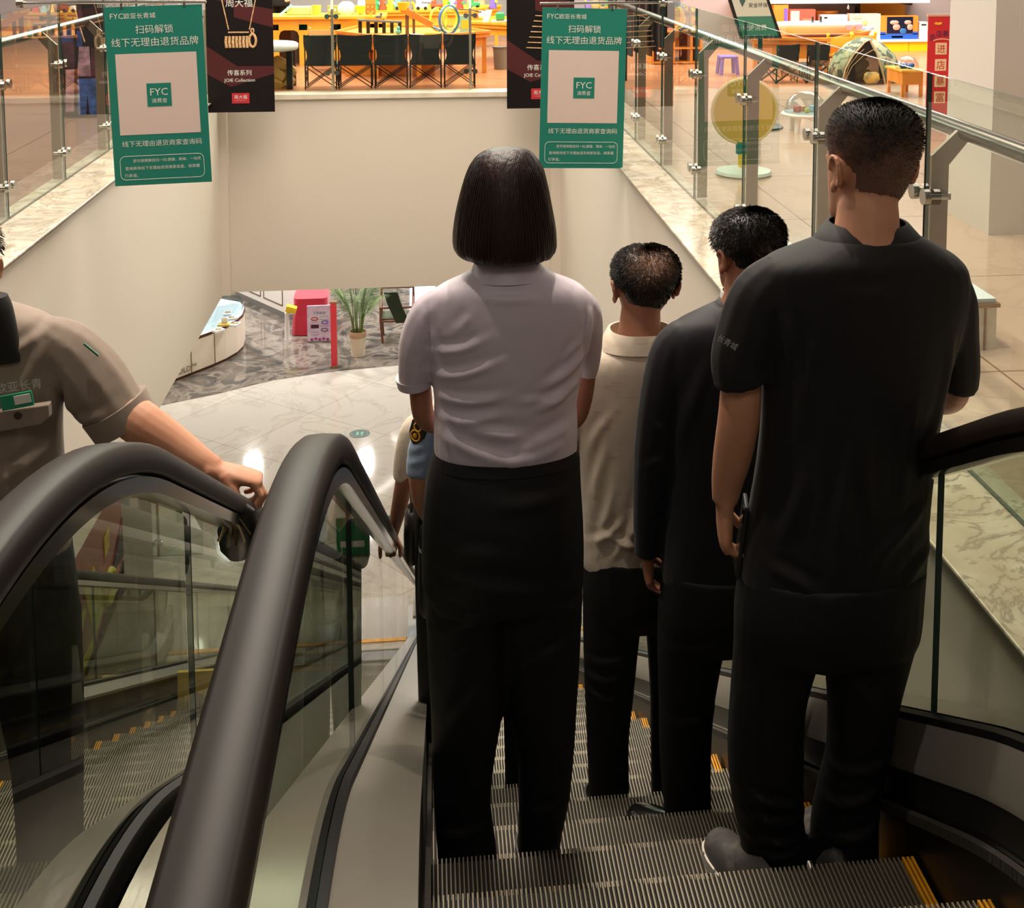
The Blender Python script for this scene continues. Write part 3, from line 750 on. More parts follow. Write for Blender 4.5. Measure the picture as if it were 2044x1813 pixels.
for i in range(900):
    az = rnd.uniform(-math.pi, math.pi); n0 = rnd.randrange(90); a = rnd.randrange(2, 14); b = min(len(rr)-8, a+rnd.randrange(12, 30)); pts = []
    for q in range(a, b, 3):
        p = rr[q][n0]; c = Vector((c0.x, c0.y, p.z)); pts.append(p+(p-c).normalized()*rnd.uniform(.0004, .0016))
    if len(pts) < 3: continue
    sd = Vector((-(pts[0]-c0).y, (pts[0]-c0).x, 0)).normalized()*.0007; k = len(mbh.v)
    vs = [v for p in pts for v in (p-sd, p+sd)]; mbh.add(vs, [(2*q, 2*q+1, 2*q+3, 2*q+2) for q in range(len(pts)-1)])
mbh.build('hair', HAIR_W, P, smooth=70)
for x in (935, 1078): shoe(P, at(x, 1850, Y=Y).x, Y+.03, tz(2), .22, 0, BLACK)

# ------------------------------------------------------------------ man in the black polo shirt
Y = 2.34
ZF = tz(1)
P = thing('person', (at(1660, 900, Y=Y).x, Y, tz(1)), 'person with cropped black hair in a black polo shirt, seen from behind holding a phone', 'person')
POLO = mat('polo_black', (22, 20, 22), .7, spec=.3, sheen=.06, bump=(10, .35, (1, 1, .5), 3))
mb = MB().loft(outline(Y, [(470, 1650, 1832, .75), (490, 1592, 1868, .6), (515, 1528, 1908, .5), (550, 1508, 1930, .46), (620, 1510, 1926, .48), (720, 1522, 1900, .52), (820, 1522, 1876, .56), (920, 1512, 1860, .58), (1010, 1498, 1850, .6), (1090, 1486, 1845, .62), (1150, 1480, 1838, .62), (1185, 1500, 1826, .58), (1204, 1560, 1800, .5)]))
for rows in ([(1560, 545, 50, 0), (1518, 585, 62, 0), (1494, 650, 66, .0), (1476, 712, 63, -.002), (1483, 764, 61, -.003)],
             [(1880, 550, 50, 0), (1906, 600, 48, 0), (1914, 670, 44, .02), (1918, 730, 42, .04), (1916, 776, 39, .055)]):
    mb.tube(*limb(Y, rows))
fl = [(1560, 900, 1600, 640, 16, .006), (1700, 1000, 1690, 820, 14, .006), (1760, 960, 1790, 760, 15, .006), (1640, 1050, 1660, 850, 15, .007), (1540, 1050, 1580, 900, 14, .008), (1700, 1080, 1820, 960, 15, .007), (1545, 600, 1570, 740, 12, .007), (1870, 640, 1850, 800, 14, .006), (1620, 560, 1800, 560, 20, .003), (1510, 1090, 1600, 1130, 14, .006), (1760, 1120, 1840, 1060, 14, .006), (1820, 900, 1850, 780, 12, .006)]
fused(mb, 'polo_shirt', POLO, P, .0058, 7, folds(Y, fl, .0018, 26, 12))
# sleeve openings, collar and the small white print above the left cuff
band(outline(Y, [(500, 1612, 1855, .68, .0), (500, 1612, 1855, .68, 0)], 1, 40)[0], outline(Y, [(447, 1660, 1816, .85, .02), (447, 1660, 1816, .85, .02)], 1, 40)[0], .006).build('collar', POLO, P, smooth=60)
pr = text('长青城', .045, at(1452, 683, Y=Y-.068), P, mat('print_white', (190, 190, 190), .7), 'sleeve_print', rot=-.55)
mb = MB().loft(outline(Y, [(1120, 1484, 1842, .66), (1180, 1472, 1836, .68), (1230, 1468, 1832, .68), (1275, 1470, 1826, .6), (1300, 1490, 1810, .45)]))
mb.loft(outline(Y, [(1220, 1468, 1652, .9), (1300, 1466, 1632, .95), (1400, 1460, 1606, 1.0), (1500, 1456, 1600, 1.0), (1600, 1464, 1600, 1.0), (1680, 1480, 1604, 1.05), (1780, 1484, 1606, 1.1), (None, 1488, 1600, 1.1)], zf=ZF))
mb.loft(outline(Y, [(1220, 1640, 1834, .9), (1300, 1648, 1814, .95), (1400, 1654, 1790, 1.0), (1500, 1652, 1772, 1.0), (1580, 1634, 1752, 1.0), (1660, 1622, 1748, 1.05), (1760, 1622, 1746, 1.1), (None, 1624, 1744, 1.1)], zf=ZF))
fl = [(1470, 1540, 1590, 1570, 9, .010), (1470, 1585, 1590, 1600, 8, .010), (1475, 1630, 1590, 1640, 8, .010), (1490, 1665, 1600, 1655, 8, .010), (1640, 1580, 1740, 1540, 10, .009), (1640, 1520, 1760, 1480, 10, .008), (1640, 1640, 1740, 1610, 9, .009), (1480, 1330, 1500, 1480, 12, .008), (1510, 1300, 1540, 1420, 12, .006), (1680, 1320, 1740, 1400, 14, .006), (1560, 1260, 1640, 1290, 12, .006)]
fused(mb, 'trousers', TROUS, P, .009, 3, folds(Y, fl, .002, 22, 15))
X = head_xf(at(1737, 468, Y=Y+.02), .262, .170, .30, -.02, .05)
mb = MB(); add_head(mb, X)
mb.tube([at(1740, 350, Y=Y+.02), at(1733, 415, Y=Y+.01), at(1730, 462, Y=Y), at(1732, 520, Y=Y)], [0.0480, 0.0610, 0.0665, 0.0936], 20)
mb.loft(outline(Y, [(500, 1640, 1840, .5), (560, 1560, 1880, .42), (800, 1570, 1840, .5), (1120, 1540, 1800, .5)], 2))
pts, rad = limb(Y, [(1520, 600, 42, 0), (1488, 690, 36, .004), (1480, 775, 44, .004), (1474, 840, 45, .005), (1462, 910, 42, .02), (1452, 960, 35, .03), (1447, 1000, 28, .035)]); mb.tube(pts, rad, 16)
hand(mb, pts[-1]+Vector((0, 0, -.012)), (.03, .05, -1), (1, .25, 0), (.1, 1, -.1), (.45, .55, .4), .97, (.55, .5, .3))
pts2, rad2 = limb(Y, [(1900, 600, 34, 0), (1918, 700, 26, .02), (1912, 778, 28, .06), (1888, 800, 32, .16), (1840, 800, 26, .27), (1790, 796, 22, .32)]); mb.tube(pts2, rad2, 16)
hand(mb, pts2[-1], (-.9, .35, 0), (0, 0, -1), (0, 1, .2), (.3, .4, .3))
fused(mb, 'body', SKIN, P, .0048, 3); add_eyes(X, P)
line = [(0, .13), (.5, .15), (.8, .23), (1.05, .38), (1.2, .52), (1.7, .56), (2.0, .60), (2.5, .84), (3.2, .86)]
hair_cap(X, P, HAIR_B, lambda az, z: .003+.055*sm(.55, .95, z), line, None, 9000, (.003, .008), 11, .5, .0009, .7)
SNEAK = mat('sneaker_grey', (62, 58, 56), .65, vary=(30, (88, 83, 77), (1, 1, 1), .5, .66)); SOLE = mat('sole_white', (214, 208, 198), .5, vary=(40, (90, 86, 80), (1, 1, 1), .5, .62))
shoe(P, at(1482, 1800, Y=Y).x, Y-.02, tz(1), .27, .25, SNEAK, SOLE, .082, .046, tab=WHITE)
shoe(P, at(1655, 1800, Y=Y).x, Y+.02, tz(1), .27, -.1, SNEAK, SOLE, .082, .046, tab=WHITE)
hp = pts[-1]
k = Matrix.Rotation(.12, 3, 'Y') @ Matrix.Rotation(-.2, 3, 'Z')
ph = hp+Vector((.036, .0, -.078))
T = thing('phone', ph-Vector((0, 0, .08)), 'dark phone held in the hand of the person in the black polo', 'phone')
MB().cbox(ph, (.009, .074, .155), k).build('phone_body', mat('phone_dark', (40, 42, 40), .25), T, bevel=.003)
MB().cbox(ph+k @ Vector((-.0052, -.018, .055)), (.002, .024, .03), k).build('phone_camera', mat('phone_lens', (12, 12, 14), .1), T)

# ------------------------------------------------------------------ man in the navy suit
Y = 2.96
ZF = tz(3)
P = thing('person', (at(1460, 900, Y=Y).x, Y, tz(3)), 'person in a dark navy suit jacket, standing half behind the black polo shirt', 'person')
SUIT = mat('suit_navy', (17, 18, 25), .6, spec=.3, sheen=.08, bump=(8, .25, (1, 1, .4), 2))
mb = MB().loft(outline(Y, [(606, 1424, 1538, .75), (622, 1390, 1565, .62), (645, 1345, 1602, .5), (680, 1326, 1622, .48), (760, 1326, 1622, .5), (880, 1334, 1610, .54), (980, 1330, 1604, .56), (1080, 1324, 1610, .6), (1150, 1322, 1612, .6), (1184, 1330, 1606, .55)]))
for rows in ([(1368, 660, 32, 0), (1338, 700, 42, 0), (1318, 790, 45, .0), (1303, 900, 41, .01), (1294, 1010, 34, .02), (1291, 1108, 28, .03)],
             [(1580, 660, 32, 0), (1612, 700, 40, 0), (1628, 800, 42, .02), (1636, 900, 38, .04), (1640, 1010, 33, .06), (1640, 1105, 28, .08)]):
    mb.tube(*limb(Y, rows))
fused(mb, 'suit_jacket', SUIT, P, .0065, 5, folds(Y, [(1340, 900, 1400, 680, 14, .007), (1300, 830, 1330, 860, 10, .006), (1290, 920, 1325, 900, 9, .006), (1440, 1050, 1440, 720, 8, .003), (1400, 640, 1500, 650, 12, .003)], .0012, 20, 21))
band(outline(Y, [(622, 1420, 1548, .78, 0), (622, 1420, 1548, .78, 0)], 1, 36)[0], outline(Y, [(596, 1440, 1536, .85, .01), (596, 1440, 1536, .85, .01)], 1, 36)[0], .008).build('jacket_collar', SUIT, P, smooth=60)
band(outline(Y, [(606, 1440, 1537, .8, .008), (606, 1440, 1537, .8, .008)], 1, 36)[0], outline(Y, [(583, 1443, 1533, .85, .015), (583, 1443, 1533, .85, .015)], 1, 36)[0], .004).build('shirt_collar', WHITE, P, smooth=60)
mb = MB().loft(outline(Y, [(1120, 1326, 1606, .66), (1180, 1318, 1608, .68), (1230, 1316, 1606, .66), (1280, 1325, 1596, .5)]))
mb.loft(outline(Y, [(1200, 1314, 1466, .9), (1300, 1314, 1442, .98), (1400, 1316, 1424, 1.0), (1500, 1318, 1418, 1.0), (1610, 1326, 1418, 1.05), (None, 1328, 1418, 1.1)], zf=ZF))
mb.loft(outline(Y, [(1200, 1456, 1610, .9), (1300, 1466, 1596, .98), (1400, 1474, 1582, 1.0), (1500, 1476, 1572, 1.0), (1610, 1476, 1566, 1.05), (None, 1474, 1562, 1.1)], zf=ZF))
fused(mb, 'suit_trousers', mat('suit_trousers_dark', (10, 10, 12), .7, spec=.3, bump=(8, .4, (1, 1, .35), 3)), P, .009, 3, folds(Y, [(1330, 1420, 1420, 1400, 12, .006), (1330, 1270, 1440, 1230, 12, .006)], .0018, 22, 22))
X = head_xf(at(1495, 592, Y=Y+.02), 0.2108, 0.1579, .42, -.03)
mb = MB(); add_head(mb, X); mb.tube([at(1490, 530, Y=Y+.01), at(1486, 585, Y=Y), at(1484, 640, Y=Y)], [0.0502, 0.0538, 0.0807], 18)
mb.loft(outline(Y, [(630, 1420, 1560, .5), (690, 1380, 1580, .42), (900, 1390, 1570, .5), (1100, 1390, 1570, .5)], 2))
pts, rad = limb(Y, [(1350, 690, 26, 0), (1318, 790, 28, 0), (1300, 920, 25, .01), (1293, 1040, 21, .025), (1291, 1108, 19, .03)]); mb.tube(pts, rad, 14)
hand(mb, pts[-1], (.12, .06, -1), (1, .3, .1), (.15, 1, 0), (.3, .45, .3), .88)
pts, rad = limb(Y, [(1600, 690, 26, 0), (1628, 800, 28, 0), (1638, 920, 25, .03), (1640, 1108, 19, .07)]); mb.tube(pts, rad, 14)
hand(mb, pts[-1], (-.05, .1, -1), (-1, .3, 0), (0, 1, 0), (.3, .4, .3), .88)
fused(mb, 'body', SKIN_D, P, .005, 3); add_eyes(X, P)
line2 = [(0, .22), (.5, .24), (.95, .38), (1.25, .56), (1.7, .58), (2.0, .62), (2.5, .80), (3.2, .82)]
hair_cap(X, P, HAIR, lambda az, z: .018+.07*sm(.45, .85, z), line2, None, 6000, (.010, .020), 12, 1.0, .0012, .3)
shoe(P, at(1345, 1690, Y=Y).x, Y-.03, tz(3), .28, .9, mat('shoe_black', (20, 19, 19), .18), None, .07)
shoe(P, at(1520, 1690, Y=Y).x, Y+.02, tz(3), .28, -.1, MATS['shoe_black'], None, .07)

# ------------------------------------------------------------------ man in the cream polo
Y = 3.28
ZF = tz(4)
P = thing('person', (at(1285, 900, Y=Y).x, Y, tz(4)), 'person with thinning crown in a cream polo shirt, standing between lilac shirt and suit', 'person')
CREAM = mat('polo_cream', (206, 192, 172), .7, sheen=.2, bump=(16, .4, (1, 1, .6), 3), vary=(42, (188, 170, 150), (.35, 1, 2.6), .58, .72))
mb = MB().loft(outline(Y, [(676, 1220, 1345, .75), (692, 1190, 1378, .6), (712, 1158, 1414, .5), (750, 1146, 1428, .48), (840, 1152, 1420, .52), (950, 1158, 1412, .56), (1050, 1162, 1406, .6), (1110, 1162, 1404, .62), (1140, 1170, 1398, .6)]))
for rows in ([(1190, 720, 28, 0), (1162, 752, 34, 0), (1146, 810, 35, .01), (1142, 860, 31, .03)], [(1384, 720, 28, 0), (1412, 752, 34, 0), (1428, 810, 35, .01), (1434, 860, 31, .03)]):
    mb.tube(*limb(Y, rows))
fl = [(1190, 1075, 1215, 930, 9, .008), (1215, 1085, 1260, 1000, 9, .009), (1240, 1090, 1270, 930, 9, .009), (1180, 1060, 1235, 1010, 8, .010), (1205, 1040, 1275, 1060, 8, .010), (1180, 980, 1200, 860, 9, .007), (1260, 1080, 1300, 1010, 9, .008), (1170, 880, 1210, 800, 9, .006), (1300, 1080, 1340, 900, 9, .007)]
fused(mb, 'polo_shirt', CREAM, P, .0065, 4, folds(Y, fl, .0018, 36, 31))
band(outline(Y, [(690, 1196, 1366, .72, -.002), (690, 1196, 1366, .72, -.002)], 1, 36)[0], outline(Y, [(658, 1215, 1346, .85, .012), (658, 1215, 1346, .85, .012)], 1, 36)[0], .007).build('collar', CREAM, P, smooth=60)
mb = MB().loft(outline(Y, [(1090, 1166, 1400, .66), (1150, 1162, 1400, .68), (1200, 1164, 1398, .66), (1240, 1172, 1390, .5)]))
mb.loft(outline(Y, [(1160, 1162, 1290, .9), (1260, 1164, 1276, 1.0), (1380, 1168, 1264, 1.0), (1480, 1172, 1254, 1.0), (1590, 1176, 1256, 1.05), (None, 1178, 1256, 1.1)], zf=ZF))
mb.loft(outline(Y, [(1160, 1280, 1402, .9), (1260, 1290, 1394, 1.0), (1380, 1298, 1386, 1.0), (1480, 1300, 1378, 1.0), (1590, 1300, 1374, 1.05), (None, 1300, 1372, 1.1)], zf=ZF))
fused(mb, 'trousers', TROUS, P, .009, 3, folds(Y, [(1170, 1330, 1230, 1325, 7, .010), (1170, 1360, 1240, 1370, 7, .010), (1175, 1300, 1250, 1280, 8, .008)], .002, 22, 32))
X = head_xf(at(1286, 652, Y=Y+.02), 0.2250, 0.1674, .12, .10)
mb = MB(); add_head(mb, X); mb.tube([at(1280, 600, Y=Y+.01), at(1277, 655, Y=Y), at(1277, 710, Y=Y)], [0.0540, 0.0594, 0.0810], 18)
mb.loft(outline(Y, [(700, 1230, 1340, .5), (760, 1190, 1380, .42), (950, 1195, 1370, .5), (1110, 1200, 1360, .5)], 2))
for sx, rows in ((-1, [(1168, 750, 24, 0), (1146, 830, 26, .02), (1146, 910, 24, .06), (1160, 960, 21, .14), (1190, 990, 17, .24)]), (1, [(1408, 750, 24, 0), (1430, 830, 26, .02), (1432, 910, 24, .06), (1420, 960, 21, .14), (1390, 990, 17, .24)])):
    pts, rad = limb(Y, rows); mb.tube(pts, rad, 14); hand(mb, pts[-1], (-sx*.6, .5, -.2), (0, 0, -1), (-sx*.3, -.3, 1), (.4, .5, .3))
fused(mb, 'body', SKIN_D, P, .005, 3); add_eyes(X, P)
hair_cap(X, P, thin_crown(X((0, -.34, .90))-ORI[P.name], .085), lambda az, z: .014+.05*sm(.45, .8, z), line2, (.93, .17), 5200, (.010, .018), 13, 1.0, .0011, .2)
shoe(P, at(1215, 1680, Y=Y).x, Y-.02, tz(4), .27, .15, MATS['shoe_black'], None, .07)
shoe(P, at(1338, 1680, Y=Y).x, Y+.0, tz(4), .27, -.1, MATS['shoe_black'], None, .07)
# ------------------------------------------------------------------ person in the grey uniform on the left escalator (facing us)
Y = 2.92; ZF = tz(3)
P = thing('person', (at(-60, 900, Y=Y).x, Y, ZF), 'person in a grey-brown short-sleeved uniform riding up, left hand on the handrail', 'person')
GREY = mat('uniform_grey', (146, 130, 116), .75, sheen=.15, bump=(13, .45, (1, 1, .6), 3))
mb = MB().loft(outline(Y, [(598, -105, -12, .7), (618, -150, 45, .6), (640, -205, 100, .5), (680, -250, 132, .46), (760, -245, 128, .5), (860, -240, 124, .54), (960, -238, 128, .58), (1050, -238, 135, .6), (1120, -236, 142, .6), (1140, -225, 135, .55)]))
for rows in ([(85, 668, 42, 0), (130, 690, 56, .0), (172, 738, 66, .01), (208, 790, 66, .01), (244, 838, 60, .01)],
             [(-200, 668, 42, 0), (-250, 690, 56, 0), (-280, 760, 60, 0), (-300, 840, 56, 0)]):
    mb.tube(*limb(Y, rows))
fl = [(20, 700, 110, 640, 10, .008), (60, 760, 100, 660, 10, .009), (125, 720, 115, 860, 9, .010), (150, 860, 140, 720, 10, .009), (150, 840, 230, 800, 10, .007), (20, 930, 110, 870, 11, .008), (10, 1000, 120, 930, 11, .010), (40, 1040, 130, 1000, 10, .009), (70, 900, 95, 980, 9, .008), (30, 880, 60, 1000, 10, .008)]
fused(mb, 'uniform_shirt', GREY, P, .0065, 5, folds(Y, fl, .0032, 24, 41, side=-1))
pts, rad = limb(Y, [(228, 810, 70, .01), (252, 848, 67, .01)], 2, 20); MB().tube(pts, rad, 24).build('sleeve_hem', GREY, P, smooth=50)
mb = MB().loft(outline(Y-.085, [(592, -120, 14, .55), (615, -125, 24, .5), (660, -122, 34, .42), (700, -110, 39, .36), (724, -95, 40, .3)]))
mb.build('collar', mat('collar_black', (20, 19, 20), .7), P, smooth=60)
badge_y = Y-.132
a, b = at(2, 800, Y=badge_y), at(66, 800, Y=badge_y)
bd = MB().cbox((a+b)/2, (b.x-a.x, .006, .034), Matrix.Rotation(-.16, 3, 'Y')).build('name_badge', mat('badge_green', (44, 150, 112), .35), P)
c = at(45, 797, Y=badge_y-.004); MB().cbox(c, (.036, .003, .020), Matrix.Rotation(-.16, 3, 'Y')).build('badge_label', WHITE, bd)
text('欧亚长青', .10, at(38, 770, Y=badge_y-.006), P, mat('print_pale', (208, 214, 206), .6), 'chest_lettering', rot=.10)
fp = [at(x, y, Y=badge_y+.010) for x, y in ((-40, 826), (98, 806), (100, 832), (84, 846), (-40, 868))]
MB().prism([(p.x, p.z) for p in fp], badge_y+.004, badge_y+.03, 'Y').build('pocket_flap', GREY, P, bevel=.003)
c = at(35, 830, Y=badge_y-.0); MB().tube([c, c+Vector((0, .006, 0))], .0085, 14).build('button', mat('button_brown', (60, 50, 44), .4), P)
c = at(182, 698, Y=Y-.069); d = Vector((.7, .1, -.72))
MB().bar(c-d*.022, c+d*.022, .007, .004).build('sleeve_patch', mat('patch_green', (60, 120, 92), .6), P)
mb = MB().loft(outline(Y, [(1090, -238, 140, .64), (1180, -240, 150, .66), (1260, -238, 158, .66), (1310, -225, 150, .5)]))
mb.loft(outline(Y, [(1220, -40, 158, .95), (1330, -15, 162, 1.0), (1450, 15, 165, 1.0), (1560, 30, 166, 1.0), (None, 42, 166, 1.05)], zf=ZF))
mb.loft(outline(Y, [(1220, -240, -42, .95), (1330, -240, -66, 1.0), (1450, -235, -90, 1.0), (1560, -230, -100, 1.0), (None, -225, -105, 1.05)], zf=ZF))
fused(mb, 'trousers', TROUS, P, .010, 3, folds(Y, [], .003, 20, 43))
X = head_xf(at(-80, 632, Y=Y), .222, .168, math.pi-.1, 0)
mb = MB(); add_head(mb, X); mb.tube([at(-62, 545, Y=Y), at(-60, 600, Y=Y), at(-60, 660, Y=Y)], [.054, .06, .09], 16)
mb.loft(outline(Y, [(650, -150, 40, .5), (720, -200, 80, .4), (950, -190, 80, .5), (1120, -190, 90, .5)], 2))
pts, rad = limb(Y, [(110, 690, 32, .0), (172, 742, 42, .0), (230, 806, 42, .0), (285, 848, 44, -.02), (345, 886, 38, -.03), (400, 922, 29, -.045), (430, 938, 24, -.05)]); mb.tube(pts, rad, 16)
hand(mb, pts[-1], (.72, .05, -.22), (-.1, .1, -1), (.1, -1, .1), (.75, 1.0, .8), 1.16, (.35, .6, .5), .03, grad=.03)
pts2, rad2 = limb(Y, [(-240, 690, 32, 0), (-285, 780, 36, 0), (-305, 900, 32, -.03), (-300, 1040, 22, -.08)]); mb.tube(pts2, rad2, 14)
hand(mb, pts2[-1], (0, -.1, -1), (1, 0, 0), (0, -1, 0))
fused(mb, 'body', SKIN, P, .0045, 3); add_eyes(X, P)
hair_cap(X, P, HAIR, lambda az, z: .018+.06*sm(.45, .85, z), line2, None, 1500, (.010, .02), 14, 1.0, .0012, .3)
for x in (100, -165): shoe(P, at(x, 1690, Y=Y).x, Y-.04, ZF, .27, math.pi, MATS['shoe_black'], None, .07)
# keys, and a dark pouch with a blue strap, hanging from that hand
hk = at(466, 1000, Y=2.64)
T = thing('key_bunch', hk, 'bunch of keys hanging below the hand on the left handrail', 'keys')
MB().tube([hk+Vector((.016*math.cos(t), 0, -.012+.016*math.sin(t))) for t in [i*math.pi/8 for i in range(17)]], .0016, 8).build('key_ring', STEEL_P, T, smooth=True)
for i, (ax, l) in enumerate(((-.5, .052), (-.2, .062), (.05, .058), (.3, .055), (.55, .046))):
    R = Matrix.Rotation(-ax, 3, 'Y') @ Matrix.Rotation(.5*i, 3, 'Z'); o = hk+Vector((0, .003*i-.006, -.026))
    m = MB(); m.loft([[o+R @ Vector((.011*math.cos(t), s, -.01+.011*math.sin(t))) for t in [2*math.pi*j/12 for j in range(12)]] for s in (-.0012, .0012)])
    m.cbox(o+R @ Vector((0, 0, -.02-l/2)), (.007, .0022, l), R)
    m.build('key', mat('key_metal', (178, 158, 120), .3, 1.0), T)
c = at(474, 1058, Y=2.70)
T = thing('pouch', c-Vector((0, 0, .07)), 'small black pouch with a blue strap below the hand on the left handrail', 'pouch')
MB().loft([[c+Vector((w*math.cos(t), d*math.sin(t), z)) for t in [2*math.pi*j/16 for j in range(16)]] for z, w, d in ((.06, .022, .016), (.045, .04, .022), (0, .045, .026), (-.045, .04, .024), (-.068, .02, .014))]).build('pouch_body', BLACK, T, smooth=True)
q = [at(x, y, Y=2.67) for x, y in ((447, 1020), (440, 1045), (446, 1066), (452, 1090))]
MB().tube(q, [(.005, .013)]*4, 10).build('strap', mat('strap_blue', (22, 92, 132), .5), T, smooth=True)
# paper bag standing on a step of the left escalator
k = 17; z = tz(k); yb = YS0+PITCH*k-.16
a, b = at(372, 1400, Y=yb).x, at(450, 1400, Y=yb).x
a, b = -1.60, -1.37
T = thing('paper_bag', ((a+b)/2, yb, z), 'yellow paper bag with a round dark stamp standing on the left escalator', 'bag')
w, d, h = (b-a), .11, .34; cx = (a+b)/2; KR = mat('paper_yellow', (206, 178, 92), .7, bump=(12, .35))
MB().loft([[(cx-w/2+i, yb-d/2+j, z+.002), (cx+w/2-i, yb-d/2+j, z+.002), (cx+w/2-i, yb+d/2-j, z+.002), (cx-w/2+i, yb+d/2-j, z+.002)] for i, j in ((0, 0),)]+[[(cx-w/2+.004, yb-d/2+.006, z+h*.5), (cx+w/2-.004, yb-d/2+.006, z+h*.5), (cx+w/2-.004, yb+d/2-.006, z+h*.5), (cx-w/2+.004, yb+d/2-.006, z+h*.5)], [(cx-w/2, yb-.012, z+h), (cx+w/2, yb-.012, z+h), (cx+w/2, yb+.012, z+h), (cx-w/2, yb+.012, z+h)]]).build('bag_body', KR, T)
c = Vector((cx+.012, yb-d/2+.0035, z+h*.5)); m = MB()
for i in range(-4, 5):
    u = .052*math.sqrt(max(0, 1-(i/4.6)**2)); m.bar(c+Vector((i*.011, 0, -u)), c+Vector((i*.011, 0, u)), .006, .004)
m.build('stamp', mat('stamp_dark', (64, 56, 40), .8), T)
m = MB(); m.tube([Vector((cx+.04*math.cos(t), yb, z+h-.01+.05*math.sin(t))) for t in [math.pi*i/10 for i in range(11)]], .0022, 6); m.build('bag_handle', KR, T)

# ------------------------------------------------------------------ person in the pale blue uniform shirt (in front of the lilac shirt)
Y = 3.62; ZF = tz(5)
P = thing('person', (at(990, 900, Y=Y).x, Y, ZF), 'person in a pale blue uniform shirt with gold shoulder patch, behind the lilac shirt', 'person')
BLUE = mat('shirt_blue', (146, 168, 198), .6, sheen=.2, bump=(14, .3, (1, 1, .6), 3))
mb = MB().loft(outline(Y, [(790, 940, 1036, .7), (804, 905, 1070, .6), (822, 872, 1105, .5), (860, 866, 1112, .5), (950, 872, 1106, .55), (1040, 874, 1104, .6), (1075, 878, 1100, .6)]))
for rows in ([(880, 826, 18, 0), (856, 848, 25, 0), (842, 890, 28, 0), (836, 935, 27, .0), (834, 950, 26, .0)], [(1098, 826, 18, 0), (1122, 848, 25, 0), (1136, 890, 28, 0), (1140, 938, 26, .0)]):
    mb.tube(*limb(Y, rows))
fused(mb, 'shirt', BLUE, P, .009, 3, folds(Y, [(815, 920, 850, 905, 6, .006), (820, 890, 850, 880, 6, .005)], .002, 30, 51))
mb = MB().loft(outline(Y, [(1050, 870, 1108, .66), (1120, 868, 1110, .68), (1180, 874, 1104, .5)]))
for a, b in ((868, 984), (992, 1110)): mb.loft(outline(Y, [(1130, a, b, .95), (1300, a+6, b-8, 1.0), (1450, a+14, b-16, 1.0), (None, a+16, b-16, 1.05)], zf=ZF))
fused(mb, 'trousers', TROUS, P, .011, 3)
X = head_xf(at(988, 792, Y=Y), .185, .136, 0, 0)
mb = MB(); add_head(mb, X); mb.tube([at(988, 740, Y=Y), at(988, 785, Y=Y), at(988, 830, Y=Y)], [.04, .044, .072], 14)
mb.loft(outline(Y, [(820, 930, 1045, .5), (900, 900, 1080, .42), (1050, 905, 1070, .5)], 2))
pts, rad = limb(Y, [(860, 850, 18, 0), (838, 920, 22, 0), (838, 975, 21, .01), (850, 1020, 18, .06), (880, 1060, 14, .12)]); mb.tube(pts, rad, 14); hand(mb, pts[-1], (.8, .4, -.3), (0, 0, -1), (0, 1, 0), size=.8)
pts, rad = limb(Y, [(1118, 850, 18, 0), (1140, 920, 22, 0), (1142, 975, 21, .01), (1130, 1020, 18, .06), (1100, 1050, 14, .12)]); mb.tube(pts, rad, 14); hand(mb, pts[-1], (-.8, .4, -.2), (0, 0, -1), (0, 1, 0), size=.8)
fused(mb, 'body', SKIN, P, .0055, 3); add_eyes(X, P)
hair_cap(X, P, HAIR, lambda az, z: .018+.06*sm(.45, .85, z), line2, None, 900, (.010, .02), 15, 1.0, .0012, .3)
for x in (930, 1050): shoe(P, at(x, 1600, Y=Y).x, Y, ZF, .22, 0, MATS['shoe_black'], None, .07)
c = at(833, 862, Y=Y-.03); R = Matrix.Rotation(math.radians(-38), 3, 'Z') @ Matrix.Rotation(.32, 3, 'Y')
sh = [(-.026, .03), (-.012, .042), (.012, .042), (.026, .03), (.026, -.012), (.012, -.036), (0, -.042), (-.012, -.036), (-.026, -.012)]
m = MB(); m.loft([[c+R @ Vector((u, o, v)) for u, v in sh] for o in (-.004, .012)]); pb = m.build('shoulder_patch', mat('patch_black', (26, 22, 20), .6), P)
m = MB()
for rr, zc in ((.013, .018), (.017, -.012)): m.tube([c+R @ Vector((rr*math.cos(t), -.005, zc+rr*math.sin(t))) for t in [2*math.pi*i/16 for i in range(17)]], .003, 6)
m.ball(c+R @ Vector((0, -.005, -.012)), (.008, .003, .009), 10, 6); m.build('patch_emblem', mat('patch_gold', (226, 168, 44), .5), pb)
c = at(868, 1156, Y=3.42); a = at(834, 1156, Y=3.42)
T = thing('tote_bag', c-Vector((0, 0, .1)), 'black bag hanging at the left hip of the lilac shirt', 'bag')
w = c.x-a.x; m = MB()
m.loft([[c+Vector((w*k*math.copysign(abs(math.cos(t))**.6, math.cos(t)), .05*k*math.copysign(abs(math.sin(t))**.6, math.sin(t)), z)) for t in [2*math.pi*j/20 for j in range(20)]] for z, k in ((.10, .94), (.05, .98), (-.06, 1), (-.088, .95), (-.1, .8))])
m.build('bag_body', BLACK, T, smooth=60); MB().tube([c+Vector((x, 0, z)) for x, z in ((-.04, .09), (-.036, .16), (0, .2), (.036, .16), (.04, .09))], .006, 8).build('bag_handle', BLACK, T, smooth=True)

